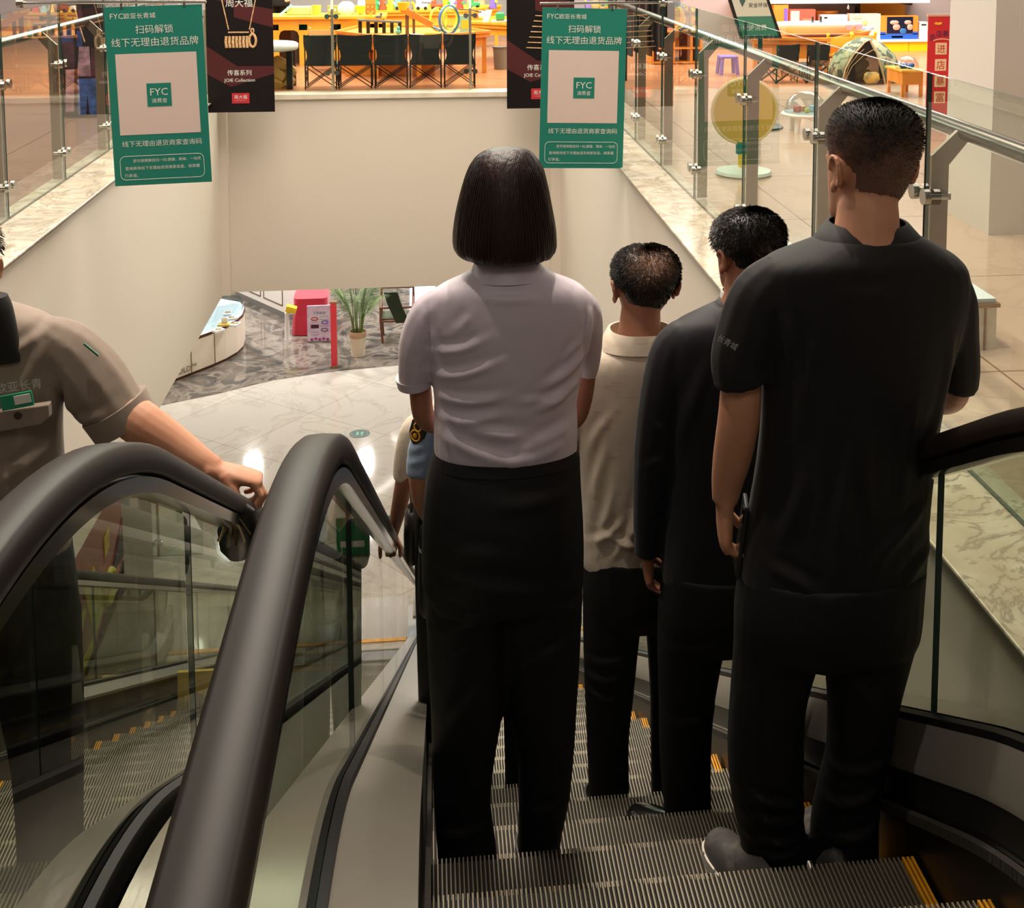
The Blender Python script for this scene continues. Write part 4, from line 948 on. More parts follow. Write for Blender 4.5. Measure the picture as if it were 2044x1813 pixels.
# ------------------------------------------------------------------ person with a loose cream sleeve, hand on the middle handrail
Y = 3.98; ZF = tz(6)
P = thing('person', (at(905, 900, Y=Y).x, Y, ZF), 'person in a loose cream top with one hand on the middle handrail', 'person')
mb = MB().loft(outline(Y, [(800, 868, 945, .7), (818, 838, 975, .58), (845, 820, 992, .5), (930, 824, 990, .56), (1010, 826, 986, .6), (1040, 832, 980, .55)]))
for rows in ([(845, 836, 20, 0), (826, 856, 26, 0), (812, 905, 27, .02), (804, 955, 22, .04)], [(970, 836, 20, 0), (990, 856, 26, 0), (1000, 905, 27, .02), (1004, 955, 22, .04)]):
    mb.tube(*limb(Y, rows))
fused(mb, 'blouse', mat('blouse_cream', (226, 212, 190), .6, sheen=.3, bump=(20, .5)), P, .009, 3, folds(Y, [], .003, 40, 61))
mb = MB().loft(outline(Y, [(1010, 828, 984, .66), (1080, 826, 988, .68), (1130, 834, 980, .5)]))
for a, b in ((826, 902), (910, 988)): mb.loft(outline(Y, [(1090, a, b, 1.0), (1300, a+6, b-6, 1.0), (1450, a+10, b-10, 1.0), (None, a+10, b-10, 1.05)], zf=ZF))
fused(mb, 'trousers', TROUS, P, .011, 3)
X = head_xf(at(905, 800, Y=Y), .172, .122, 0, 0)
mb = MB(); add_head(mb, X); mb.tube([at(905, 755, Y=Y), at(905, 795, Y=Y), at(905, 835, Y=Y)], [.036, .04, .064], 14)
mb.loft(outline(Y, [(825, 860, 950, .5), (900, 845, 970, .42), (1030, 850, 965, .5)], 2))
pts, rad = limb(Y, [(826, 860, 14, 0), (812, 915, 18, .02), (806, 965, 19, .04), (796, 1015, 17, .1), (786, 1058, 13, .17), (782, 1075, 12, .2)]); mb.tube(pts, rad, 14)
hand(mb, pts[-1], (-.12, .7, -.62), (-.2, -.5, -.8), (.8, 0, -.2), (.3, .5, .4), .8)
pts, rad = limb(Y, [(988, 860, 14, 0), (1002, 960, 18, .05), (1000, 1060, 12, .1)]); mb.tube(pts, rad, 14); hand(mb, pts[-1], (0, .1, -1), (-1, 0, 0), (0, 1, 0))
fused(mb, 'body', SKIN_D, P, .0055, 3); add_eyes(X, P)
hair_cap(X, P, HAIR, lambda az, z: .03+.08*sm(.35, .85, z), line2, None, 900, (.012, .03), 16, 1.0, .0012, .3)
for x in (865, 950): shoe(P, at(x, 1540, Y=Y).x, Y, ZF, .2, 0, MATS['shoe_black'], None, .06)
c = at(822, 1066, Y=3.9)
T = thing('handbag', c-Vector((0, 0, .1)), 'black handbag hanging beside the hand on the middle handrail', 'bag')
MB().loft([[c+Vector((0.027*k*math.cos(t), .056*k*math.sin(t), z)) for t in [2*math.pi*j/18 for j in range(18)]] for z, k in ((.095, .5), (.075, .85), (.0, 1.0), (-.065, 1.0), (-.09, .75), (-.1, .4))]).build('bag_body', BLACK, T, smooth=60)
MB().tube([c+Vector((0, y, z)) for y, z in ((-.03, .08), (-.026, .12), (0, .145), (.026, .12), (.03, .08))], .005, 8).build('bag_handle', BLACK, T, smooth=True)
# ------------------------------------------------------------------ hanging posters above the opening
GREEN = mat('poster_green', (22, 128, 112), .5)
PINKW = mat('poster_panel', (226, 204, 196), .55)
PRINT = mat('poster_print', (226, 232, 224), .55)
GOLD = mat('poster_gold', (206, 160, 108), .45, vary=(60, (240, 206, 160), (1, 1, 1), .45, .6))
def rod(name, y, z, label, x0=-2.33, x1=1.585):
    t = thing(name, ((x0+x1)/2, y, z), label, 'rod', 'rods across the opening')
    MB().tube([(x0, y, z), (x1, y, z)], .008, 10).build('tube', STEEL_P, t, smooth=True)
    for x in (x0, x1):
        if abs(x+2.33) > .01 and abs(x-1.585) > .01: continue
        MB().tube([(x-.02, y, z), (x+.02, y, z)], .028, 16).build('rod_clamp', STEEL_P, t, smooth=True)
    return t
YA, YD, YJ = 7.3, 8.07, 11.6
rod('hanging_rod', YA, 1.20, 'thin steel rod carrying the left green poster', x1=at(412, 12, Y=YA).x)
rod('hanging_rod', YD, 1.135, 'thin steel rod carrying the right green poster', x0=at(1078, 17, Y=YD).x)
rod('hanging_rod', YJ, 1.15, 'thin steel rod carrying the dark poster left of the folding chairs', x1=at(552, 0, Y=YJ).x)
rod('hanging_rod', YJ, 1.15, 'thin steel rod carrying the dark poster behind the right green poster', x0=at(1008, 0, Y=YJ).x)
def green_poster(x0, x1, ytop, Y, label, ry):
    a, b = at(x0, ytop, Y=Y), at(x1, ytop, Y=Y); w = b.x-a.x; h = w*1.90; cx = (a.x+b.x)/2; zt = a.z
    t = thing('hanging_poster', (cx, Y, zt), label, 'poster', 'green posters hung over the opening')
    MB().box((cx-w/2, Y-.003, zt-h), (cx+w/2, Y+.003, zt)).build('board', GREEN, t)
    def p(u, v, o=-.0035): return Vector((cx+(u-.5)*w, Y+o, zt-v*h))
    a, b = p(.085, .262), p(.915, .715)
    MB().box((a.x, Y-.0045, b.z), (b.x, Y-.003, a.z)).build('white_panel', PINKW, t)
    a, b = p(.385, .43), p(.635, .56)
    lg = MB().box((a.x, Y-.006, b.z), (b.x, Y-.0045, a.z)).build('logo_square', GREEN, t)
    text('FYC', w*.18, p(.51, .478, -.006), lg, PRINT, 'logo_letters')
    text('消费查', w*.16, p(.51, .527, -.006), lg, PRINT, 'logo_caption')
    text('FYC', w*.135, p(.125, .052), t, PRINT, 'brand_letters')
    text('欧亚长青城', w*.32, p(.36, .052), t, PRINT, 'brand_caption')
    text('扫码解锁', w*.385, p(.5, .128), t, PRINT, 'heading', depth=.002)
    text('线下无理由退货品牌', w*.89, p(.5, .198), t, PRINT, 'heading', depth=.002)
    text('线下无理由退货商家查询码', w*.82, p(.51, .765), t, PRINT, 'subheading')
    text('您可使用微信扫一扫,便捷、简单、一站式', w*.70, p(.55, .862), t, PRINT, 'small_print')
    text('查询商场线下无理由退货商家信息、商家履', w*.77, p(.50, .903), t, PRINT, 'small_print')
    text('行承诺。', w*.14, p(.175, .944), t, PRINT, 'small_print')
    m = MB(); r = .03; q = []
    for (ux, uz), a0 in (((.93, .835), 0), ((.065, .835), math.pi/2), ((.065, .968), math.pi), ((.93, .968), 1.5*math.pi)):
        c = p(ux, uz); sx = -1 if ux > .5 else 1; sz = -1 if uz < .9 else 1
        q += [c+Vector((sx*r+r*math.cos(a0+i*math.pi/8), 0, sz*r+r*math.sin(a0+i*math.pi/8))) for i in range(5)]
    m.tube(q+[q[0]], .0016, 6); m.build('text_frame', PRINT, t)
    for u in (.18, .82):
        c = p(u, .0); m = MB().cbox(c+Vector((0, 0, .004)), (.012, .008, .03)); m.tube([c+Vector((0, .004, .016)), c+Vector((0, 0, .04))], .002, 6)
        m.build('hanging_clip', STEEL_P, t)
    t.rotation_euler[1] = ry
    return t
green_poster(207, 403, 12, YA, 'green poster with white panel hanging at the left, larger of the two', -.028)
green_poster(1083, 1252, 17, YD, 'green poster with white panel hanging at the right above the lilac shirt', .024)
def necklace_poster(x0, x1, yb, label, pend):
    a, b = at(x0, yb, Y=YJ), at(x1, yb, Y=YJ); w = b.x-a.x; h = w*1.97; cx = (a.x+b.x)/2; zb = a.z
    t = thing('hanging_poster', (cx, YJ, zb+h), label, 'poster', 'dark necklace posters')
    MB().box((cx-w/2, YJ-.003, zb), (cx+w/2, YJ+.003, zb+h)).build('board', mat('poster_black', (15, 6, 9), .45, spec=.3), t)
    def p(u, v, o=-.0035): return Vector((cx+(u-.5)*w, YJ+o, zb+v*h))
    RD = mat('poster_red', (74, 14, 20), .5)
    m = MB()
    for poly in (((.0, .52), (.0, .30), (.35, .20), (1, .30), (1, .36), (.45, .36)), ((.0, .98), (.0, .9), (.4, .84), (.4, .92)), ((.42, .86), (1, .8), (1, .66), (.42, .74))):
        m.prism([(p(u, v).x, p(u, v).z) for u, v in poly], YJ-.0045, YJ-.003, 'Y')
    m.build('red_band', RD, t)
    m = MB()
    if pend == 'drum':
        for s, (xa, xb) in ((-1, (.2, .335)), (1, (.8, .645))): m.tube([p(xa, 1.0, -.006), p((xa+xb)/2, .82, -.006), p(xb, .645, -.006)], .0055, 8)
        m.build('necklace_chain', GOLD, t)
        m = MB().bar(p(.33, .625, -.006), p(.64, .625, -.006), .012)
        for i in range(7): m.tube([p(.30+.052*i, .595, -.007), p(.29+.052*i, .55, -.009), p(.30+.052*i, .505, -.007)], .013, 8)
        m.tube([p(.69+.05*math.cos(q), .56+.05*math.sin(q), -.007) for q in [i*math.pi/8 for i in range(17)]], .012, 8)
        m.tube([p(.69+.02*math.cos(q), .635+.018*math.sin(q), -.007) for q in [i*math.pi/6 for i in range(13)]], .007, 8)
    else:
        for i in range(7):
            v = .70-.04*i; m.bar(p(.42-.022*i, v, -.006), p(.85-.0*i, v-.012, -.006), .022, .008)
    m.build('pendant', GOLD, t)
    text('传喜系列', w*.36, p(.48, .31), t, PRINT, 'heading'); text('JOIE Collection', w*.46, p(.48, .248), t, PRINT, 'subheading')
    a, b = p(.36, .07), p(.62, .15)
    bx = MB().box((a.x, YJ-.0055, a.z), (b.x, YJ-.003, b.z)).build('red_label', mat('label_red', (196, 40, 52), .5), t)
    text('周大福', w*.19, p(.49, .12, -.0055), bx, PRINT, 'label_letters'); m = MB().bar(p(.41, .092, -.006), p(.57, .092, -.006), .006, .001); m.build('label_line', PRINT, bx)
    text('周大福', w*.40, p(.5, .852), t, PRINT, 'brand_letters')
    for u in (.2, .8):
        c = p(u, 1.0); MB().tube([c, Vector((c.x, YJ, 1.145))], .002, 6).build('hanging_cord', STEEL_P, t)
    return t
necklace_poster(416, 549, 225, 'black and red poster with a gold necklace hanging left of the folding chairs', 'drum')
necklace_poster(1012, 1146, 217, 'black and red poster partly hidden by the right green poster', 'stack')
# standing poster of jeans behind the left balustrade
Yp = 10.9; a, b = at(124, 224, Y=Yp), at(216, 224, Y=Yp); w = b.x-a.x; h = 1.0
T = thing('standing_poster', ((a.x+b.x)/2, Yp, 0), 'dark standing poster with blue jeans behind the left balustrade', 'poster')
MB().box((a.x, Yp, .01), (b.x, Yp+.02, h)).build('board', mat('board_dark', (30, 24, 30), .4), T)
MB().box((a.x+.02, Yp-.05, 0), (b.x-.02, Yp+.14, .012)).build('foot_plate', BLACK, T)
def p(u, v): return Vector((a.x+u*w, Yp-.003, v*h))
for nm, col, polys in (('jeans_print', (52, 72, 120), (((.34, .02), (.52, .02), (.56, .2), (.60, .02), (.9, .02), (.86, .34), (.36, .34)),)), ('shirt_print', (120, 92, 104), (((.36, .36), (.66, .36), (.64, .62), (.42, .62)), ((.08, .05), (.26, .05), (.3, .42), (.12, .42)))), ('jacket_print', (60, 34, 44), (((.66, .36), (.95, .36), (.95, .6), (.68, .6)), ((.1, .44), (.32, .44), (.32, .66), (.05, .66)), ((.05, .8), (.55, .76), (.5, .98), (.05, .98)))), ('blue_patch', (42, 52, 96), (((.05, .66), (.3, .66), (.3, .78), (.05, .78)), ((.38, .62), (.5, .62), (.5, .76), (.38, .76))))):
    m = MB()
    for poly in polys: m.prism([(p(u, v).x, p(u, v).z) for u, v in poly], Yp-.003, Yp-.0004, 'Y')
    m.build(nm, mat(nm, col, .6, vary=(9, tuple(int(c*1.6) for c in col), (1, 1, 2), .4, .7)), T)
MB().tube([p(.35, .98), p(.45, .8), p(.55, .66)], .006, 6).build('chain_print', GOLD, T)
# low cream display wall behind the left balustrade
A = at(28, 330, Z=0); 
T = MB().box((-4.6, 8.6, 0), (-3.25, 8.75, .42)).box((-4.62, 8.58, .42), (-3.23, 8.77, .46)).build('display_wall', PLASTER, label='low cream display wall behind the left balustrade', cat='display')
# red banner by the column
Yb = 9.6; a, b = at(1846, 270, Y=Yb), at(1902, 270, Y=Yb); zt = at(1846, 33, Y=Yb).z; w = b.x-a.x
T = thing('banner_stand', ((a.x+b.x)/2, Yb, 0), 'red vertical banner with boxed gold characters beside the white column', 'banner')
z0 = .03; h = zt-z0; cx = (a.x+b.x)/2
MB().box((a.x, Yb-.004, z0), (b.x, Yb+.004, zt)).build('banner_sheet', mat('banner_red', (206, 40, 48), .5), T)
MB().box((a.x-.01, Yb-.04, 0), (b.x+.01, Yb+.04, .03)).build('banner_base', STEEL, T)
MB().box((a.x-.01, Yb-.008, zt), (b.x+.01, Yb+.008, zt+.02)).build('top_bar', mat('bar_pink', (214, 170, 150), .5), T)
CRM = mat('banner_cream', (240, 206, 160), .6); NAVY = mat('banner_navy', (24, 40, 84), .6); BRED = mat('banner_glyph', (190, 34, 42), .6)
for i, ch in enumerate('进店暴富'):
    v = h*(.70-.152*i); q = Vector((cx-.006, Yb-.004, z0+v)); s = w*.40
    fr = MB().box((q.x-s/2, Yb-.006, q.z-s/2), (q.x+s/2, Yb-.004, q.z+s/2)).build('character_tile', CRM, T, bevel=.008)
    text(ch, s*.72, q+Vector((0, -.002, 0)), fr, BRED, 'character')
for i, ch in enumerate('进店暴富'):
    q = Vector((cx+(i-1.5)*w*.235, Yb-.0045, z0+h*(.845-.02*abs(i-1.5)**1.6))); text(ch, w*.215, q, T, NAVY, 'heading_character', rot=(1.5-i)*.2)
m = MB(); m.tube([Vector((cx+w*.36*math.sin(q), Yb-.006, z0+h*.78+w*.12*math.cos(q)-.02)) for q in [(-5+i)*.2 for i in range(11)]], .004, 6); m.build('arc_line', CRM, T)
m = MB(); m.tube([Vector((cx-w*.15+.028*math.cos(q), Yb-.006, z0+h*.945+.012*math.sin(q))) for q in [-.4-i*.25 for i in range(11)]], .011, 8); m.build('ingot_print', mat('ingot_yellow', (240, 178, 60), .5), T)
# ------------------------------------------------------------------ toy shop on the upper floor
CHF = mat('folding_fabric', (20, 19, 20), .7); CHM = mat('folding_frame', (26, 24, 24), .4, .4)
def folding_chair(loc, w, h, label, group, rz=0):
    t = thing('folding_chair', loc, label, 'chair', group); L = Vector(loc); sh = h*.44; d = .27
    def v(x, y, z): return L+Vector((x, y, z))
    hw = w/2-.012
    for sx in (-1, 1):
        MB().bar(v(sx*hw, 0, 0), v(sx*hw, -.015, h), .012).build('back_post', CHM, t)
        MB().bar(v(sx*hw, d, 0), v(sx*hw, d, sh), .012).build('leg', CHM, t)
        MB().bar(v(sx*hw, 0, .01), v(sx*hw, d, sh-.01), .009).bar(v(sx*hw, d, .01), v(sx*hw, 0, sh-.01), .009).build('side_brace', CHM, t)
    for y in (0, d):
        m = MB()
        for o in (-.012, .012): m.bar(v(-hw+o, y+.004, .012), v(hw+o, y+.004, sh-.012), .008)
        m.bar(v(hw, y-.006, .012), v(-hw, y-.006, sh-.012), .009); m.build('cross_brace', CHM, t)
    q = []
    for u, z in ((-.5, 1.0), (-.25, .985), (0, .98), (.25, .985), (.5, 1.0), (.5, .86), (.49, .78), (.42, .70), (.40, .60), (.44, .52), (.5, .45), (-.5, .45), (-.44, .52), (-.40, .60), (-.42, .70), (-.49, .78), (-.5, .86)):
        q.append((L.x+u*w, L.z+z*h))
    MB().prism(q, L.y-.022, L.y-.012, 'Y').build('backrest', CHF, t)
    MB().loft([[v(-hw, y, sh+s), v(hw, y, sh+s), v(hw, y, sh+s+.014), v(-hw, y, sh+s+.014)] for y, s in ((-.01, .0), (d*.5, -.025), (d+.01, 0))]).build('seat', CHF, t)
    for sx in (-1, 1): MB().tube([v(sx*(hw-.008), -.026, h*.88), v(sx*(hw-.008), -.021, h*.88)], .006, 8).build('rivet', STEEL_P, t)
    if rz: t.rotation_euler[2] = rz
    return t
Yc = 12.62
for (a, b), wh in zip(((607, 675), (674, 745), (746, 816), (816, 884), (885, 951)), ('leftmost black folding chair behind the far balustrade', 'second black folding chair from the left', 'middle black folding chair of the row of five', 'fourth black folding chair from the left', 'rightmost black folding chair behind the far balustrade')):
    A, B = at(a, 180, Y=Yc), at(b, 180, Y=Yc); folding_chair(((A.x+B.x)/2, Yc, 0), B.x-A.x-.008, .565, wh, 'black folding chairs in a row')
for x, wh in ((1570, 'brown-black folding chair left of the camouflage tent'), (1630, 'dark folding chair touching the camouflage tent')):
    folding_chair((at(x, 180, Y=12.6).x, 12.6, 0), .30, .42, wh, 'small folding chairs by the tent', .35)
YEL = mat('table_yellow', (238, 178, 52), .45, vary=(3, (226, 158, 40), (1, 6, 1), .4, .7))
ORA = mat('table_orange', (222, 142, 52), .45, vary=(3, (206, 122, 40), (1, 6, 1), .4, .7))
def poly_table(name, label, pts, z, mt, th=.045, legs=True, apron=.10, leg=.05):
    """pts: corners of the top in the world (x, y)"""
    n = len(pts); cx = sum(p[0] for p in pts)/n; cy = sum(p[1] for p in pts)/n
    t = thing(name, (cx, cy, 0), label, 'table')
    MB().prism(pts, z-th, z, 'Z').build('table_top', mt, t, bevel=.004)
    m = MB()
    for i in range(n):
        a, b = Vector((*pts[i], z+.015)), Vector((*pts[(i+1) % n], z+.015)); m.bar(a, b, .03, .03)
    m.build('rim', mt, t)
    inn = [(cx+(x-cx)*.93, cy+(y-cy)*.93) for x, y in pts]; m = MB()
    for i in range(n):
        a, b = Vector((*inn[i], z-th-apron/2)), Vector((*inn[(i+1) % n], z-th-apron/2)); d = b-a; k = Matrix.Rotation(math.atan2(d.y, d.x), 3, 'Z'); m.cbox((a+b)/2, (d.length, .02, apron), k)
    m.build('apron', mt, t)
    if legs:
        for x, y in inn: MB().box((x-leg/2, y-leg/2, 0), (x+leg/2, y+leg/2, z-th)).build('leg', mt, t)
    return t
def onz(z, *px): return [tuple(at(x, y, Z=z))[:2] for x, y in px]
T1 = poly_table('play_table', 'orange play table with a toy race track right behind the folding chairs', onz(.46, (672, 66), (745, 75), (838, 77), (978, 66), (905, 55), (720, 54)), .46, ORA)
for i, (a, b) in enumerate(((690, 748), (762, 812), (824, 868))):
    A, B = at(a, 165, Y=13.75), at(b, 165, Y=13.75)
    MB().box((A.x, 13.75, .0), (B.x, 14.05, .27)).build('drawer_chest', ORA, T1, bevel=.006)
T2 = thing('shop_counter', (at(650, 30, Y=14.9).x, 14.9, 0), 'long yellow counter with arched openings at the left of the toy shop', 'counter')
A, B = at(500, 33, Y=14.9), at(764, 33, Y=14.9); zt = A.z; xs = [A.x, A.x+.28, A.x+.62, A.x+1.02, A.x+1.45, B.x]
MB().box((A.x-.04, 14.86, zt-.04), (B.x+.04, 15.5, zt)).build('counter_top', YEL, T2, bevel=.006)
m = MB(); m.box((A.x, 14.9, zt-.17), (B.x, 14.93, zt-.04))
for x in xs: m.box((x-.05, 14.9, 0), (x+.05, 14.93, zt-.1))
for a, b in zip(xs[:-1], xs[1:]):
    for x, s in ((a+.05, 1), (b-.05, -1)): m.prism([(x, zt-.17), (x+s*.06, zt-.17), (x+s*.02, zt-.19), (x, zt-.24)], 14.9, 14.93, 'Y')
m.build('arched_front', YEL, T2)
MB().box((A.x, 15.3, 0), (B.x, 15.4, zt-.04)).build('counter_back', mat('counter_inside', (84, 60, 40), .7), T2)
T3 = poly_table('play_table', 'yellow play table in the middle of the toy shop, covered with toys', onz(.56, (742, 26), (920, 24), (1000, 14), (760, 12)), .56, YEL, apron=.14)
T4 = poly_table('play_table', 'yellow table at the right behind the folding chairs, bin below', onz(.5, (926, 47), (1030, 52), (1060, 38), (936, 36)), .50, YEL, apron=.08)
c = at(999, 138, Z=0)
T = thing('waste_bin', (c.x, c.y, 0), 'grey plastic bin below the yellow table at the right', 'bin')
MB().lathe([(.0, 0), (.075, 0), (.09, .26), (.086, .26), (.07, .02), (0, .02)], (c.x, c.y, 0)).build('bin_body', mat('bin_grey', (120, 112, 100), .5), T, smooth=True)
MB().lathe([(.084, .25), (.095, .25), (.095, .27), (.084, .27)], (c.x, c.y, 0)).build('bin_rim', mat('bin_rim', (96, 90, 82), .5), T, smooth=True)
# round white stool with kraft bags under it
c = at(556, 178, Z=0); 
T = thing('side_table', (c.x-.1, c.y, 0), 'side table with white round top and black legs left of the folding chairs', 'table')
MB().lathe([(0, .40), (.30, .40), (.32, .42), (.32, .46), (.30, .475), (0, .475)], (c.x-.12, c.y+.1, 0), 32).build('table_top', WHITE, T, smooth=60)
for x, y in ((.12, -.05), (-.34, -.05), (.12, .26), (-.34, .26)): MB().box((c.x+x-.03, c.y+y, 0), (c.x+x+.03, c.y+y+.05, .40)).build('leg', BLACK, T)
rnd = random.Random(4); KRA = mat('kraft_paper', (176, 134, 70), .8, bump=(14, .4))
for i, (x, y, z, a) in enumerate(((548, 176, .0, .3), (570, 178, .0, -.4), (555, 176, .1, .8), (574, 176, .11, -.2), (560, 176, .21, .5))):
    q = at(x, y, Y=c.y+.02); k = Matrix.Rotation(a, 3, 'Y'); o = Vector((q.x, c.y+.06+.03*(i % 2), z+.06))
    m = MB(); m.loft([[o+k @ Vector((sx*.085*s, sy*.05*s+rnd.uniform(-.008, .008), zz)) for sx, sy in ((-1, -1), (0, -1.2), (1, -1), (1, 1), (0, 1.2), (-1, 1))] for zz, s in ((-.05, .8), (-.02, 1.05), (.02, 1.0), (.05, .7))])
    m.build('paper_parcel', KRA, label=('crumpled kraft parcel at the floor left under the white side table', 'crumpled kraft parcel at the floor right under the white side table', 'tilted kraft parcel in the middle of the heap', 'kraft parcel at the right of the heap', 'topmost kraft parcel of the heap under the side table')[i], cat='parcel', group='kraft parcels under the side table', smooth=30)
# toys
def C(name, rgb, r=.4): return mat('toy_'+name, rgb, r)
RED, BLU, LIM, GRN, PNK, WHT, TEA, PUR, SKY, BRN, GRY, TYE = (C('red', (206, 62, 54)), C('blue', (44, 110, 176)), C('lime', (196, 214, 56)), C('green', (44, 150, 96)), C('pink', (232, 160, 170)), C('white', (238, 236, 230)), C('teal', (98, 186, 176)), C('purple', (120, 96, 190)), C('sky', (150, 206, 230)), C('brown', (150, 76, 52)), C('grey', (110, 112, 116)), C('yellow', (244, 206, 40)))
def toy(name, label, cat, c, group=None): return thing(name, tuple(c), label, cat, group)
z1 = .462
c = at(893, 66, Z=z1); T = toy('track_loop', 'pair of blue and lime track loops standing on the orange play table', 'toy', c)
for i, (dx, dy, r, mt) in enumerate(((0.02, 0, .155, BLU), (.03, .03, .115, LIM), (-.10, .06, .13, LIM))):
    m = MB(); o = Vector((c.x+dx, c.y+dy, c.z+.155)); R = Matrix.Rotation(.55, 3, 'Z')
    m.loft([[o+R @ Vector(((r+e)*math.cos(q)*.8, w, (r+e)*math.sin(q))) for e, w in ((0, -.02), (.012, -.02), (.012, .02), (0, .02))] for q in [2*math.pi*j/32 for j in range(33)]]); m.build('loop', mt, T, smooth=40)
m = MB(); m.bar(Vector((c.x-.25, c.y+.06, c.z+.1)), Vector((c.x-.02, c.y, c.z+.012)), .07, .012); m.build('ramp', BLU, T)
c = at(820, 68, Z=z1); T = toy('track_tower', 'yellow and orange slide tower on the orange play table', 'toy', c)
MB().box((c.x-.06, c.y-.02, c.z), (c.x-.02, c.y+.02, c.z+.3)).box((c.x+.02, c.y-.02, c.z), (c.x+.05, c.y+.02, c.z+.26)).build('tower_post', mat('tower_brown', (110, 74, 46), .6), T)
MB().bar(Vector((c.x-.1, c.y, c.z+.29)), Vector((c.x+.24, c.y, c.z+.10)), .08, .07).build('slide', ORA, T)
MB().lathe([(0, .27), (.05, .27), (.075, .36), (.06, .36), (.045, .3), (0, .3)], (c.x-.08, c.y, c.z), 14).build('funnel', TYE, T, smooth=50)
c = at(735, 66, Z=z1); T = toy('toy_bridge', 'dark toy bridge track on the orange play table', 'toy', c)
MB().bar(Vector((c.x-.12, c.y, c.z+.15)), Vector((c.x+.38, c.y+.05, c.z+.12)), .10, .02).build('track', GRY, T)
for i in range(6): MB().box((c.x-.11+.09*i, c.y-.02, c.z), (c.x-.07+.09*i, c.y+.03, c.z+.14-.006*i)).build('pier', BLACK, T)
for x in (.0, .12):
    m = MB().cbox((c.x+x, c.y, c.z+.185), (.07, .04, .03)); m.cbox((c.x+x+.03, c.y, c.z+.215), (.03, .03, .03), Matrix.Rotation(.5, 3, 'Y')); m.build('toy_car', (TYE, GRY)[x > .05], T, bevel=.004)
c = at(858, 72, Z=z1); T = toy('track_piece', 'lime and white curved track pieces lying on the orange play table', 'toy', c)
m = MB(); m.tube([c+Vector((.13*math.cos(q), .05*math.sin(q), .012)) for q in [i*.35 for i in range(12)]], [(.012, .03)]*12, 8); m.build('curved_track', LIM, T, smooth=True)
MB().cbox(c+Vector((-.14, 0, .015)), (.14, .08, .02), Matrix.Rotation(.3, 3, 'Z')).build('track_plate', WHT, T)
c = at(795, 69, Z=z1); T = toy('toy_figure', 'small teal toy figure left of the slide tower', 'toy', c)
MB().ball(c+Vector((0, 0, .03)), (.03, .025, .03)).build('body_part', TEA, T, smooth=True); MB().ball(c+Vector((0, 0, .075)), (.022, .022, .022)).build('head_part', TEA, T, smooth=True)
c = at(918, 66, Z=z1); T = toy('toy_box', 'teal printed toy box behind the track loops', 'box', c); MB().box((c.x, c.y, c.z), (c.x+.12, c.y+.08, c.z+.2)).build('carton', C('mint', (150, 204, 190)), T); MB().cbox((c.x+.06, c.y-.002, c.z+.1), (.08, .003, .1)).build('print', TYE, T)
# right table
z4 = .502
c = at(998, 46, Z=z4); T = toy('toy_cube', 'green cube toy on a pink cloth at the right yellow table', 'toy', c)
MB().ball(c+Vector((0, 0, .02)), (.12, .07, .03)).build('cloth', PNK, T, smooth=True); MB().cbox(c+Vector((0, -.02, .085)), (.11, .1, .09)).build('cube', GRN, T, bevel=.015)
c = at(972, 46, Z=z4); T = toy('toy_slide', 'cream leaning toy board on the right yellow table', 'toy', c); MB().bar(c+Vector((-.02, 0, .0)), c+Vector((.03, .05, .16)), .10, .012).build('board', C('cream', (240, 226, 160)), T); MB().bar(c+Vector((.03, .06, .0)), c+Vector((.03, .05, .15)), .03, .01).build('prop', TYE, T)
c = at(946, 40, Z=z4); T = toy('crate_toy', 'orange square toy crate with dark handle on the right yellow table', 'toy', c); MB().box((c.x-.04, c.y, c.z), (c.x+.1, c.y+.08, c.z+.11)).build('crate', ORA, T); MB().cbox((c.x+.03, c.y-.002, c.z+.05), (.05, .004, .05)).build('print', RED, T); MB().tube([c+Vector((-.2, 0, .14)), c+Vector((-.04, 0, .13)), c+Vector((.1, 0, .1))], .008, 6).build('handle', BLACK, T)
c = at(960, 38, Z=z4+.16); T = toy('plush_toy', 'white and red plush toy behind the leaning toy board', 'toy', at(960, 40, Z=z4)); o = at(960, 40, Z=z4)
MB().ball(o+Vector((0, .05, .06)), (.08, .05, .06)).build('plush_body', WHT, T, smooth=True); MB().ball(o+Vector((.09, .05, .07)), (.05, .04, .06)).build('plush_head', RED, T, smooth=True)
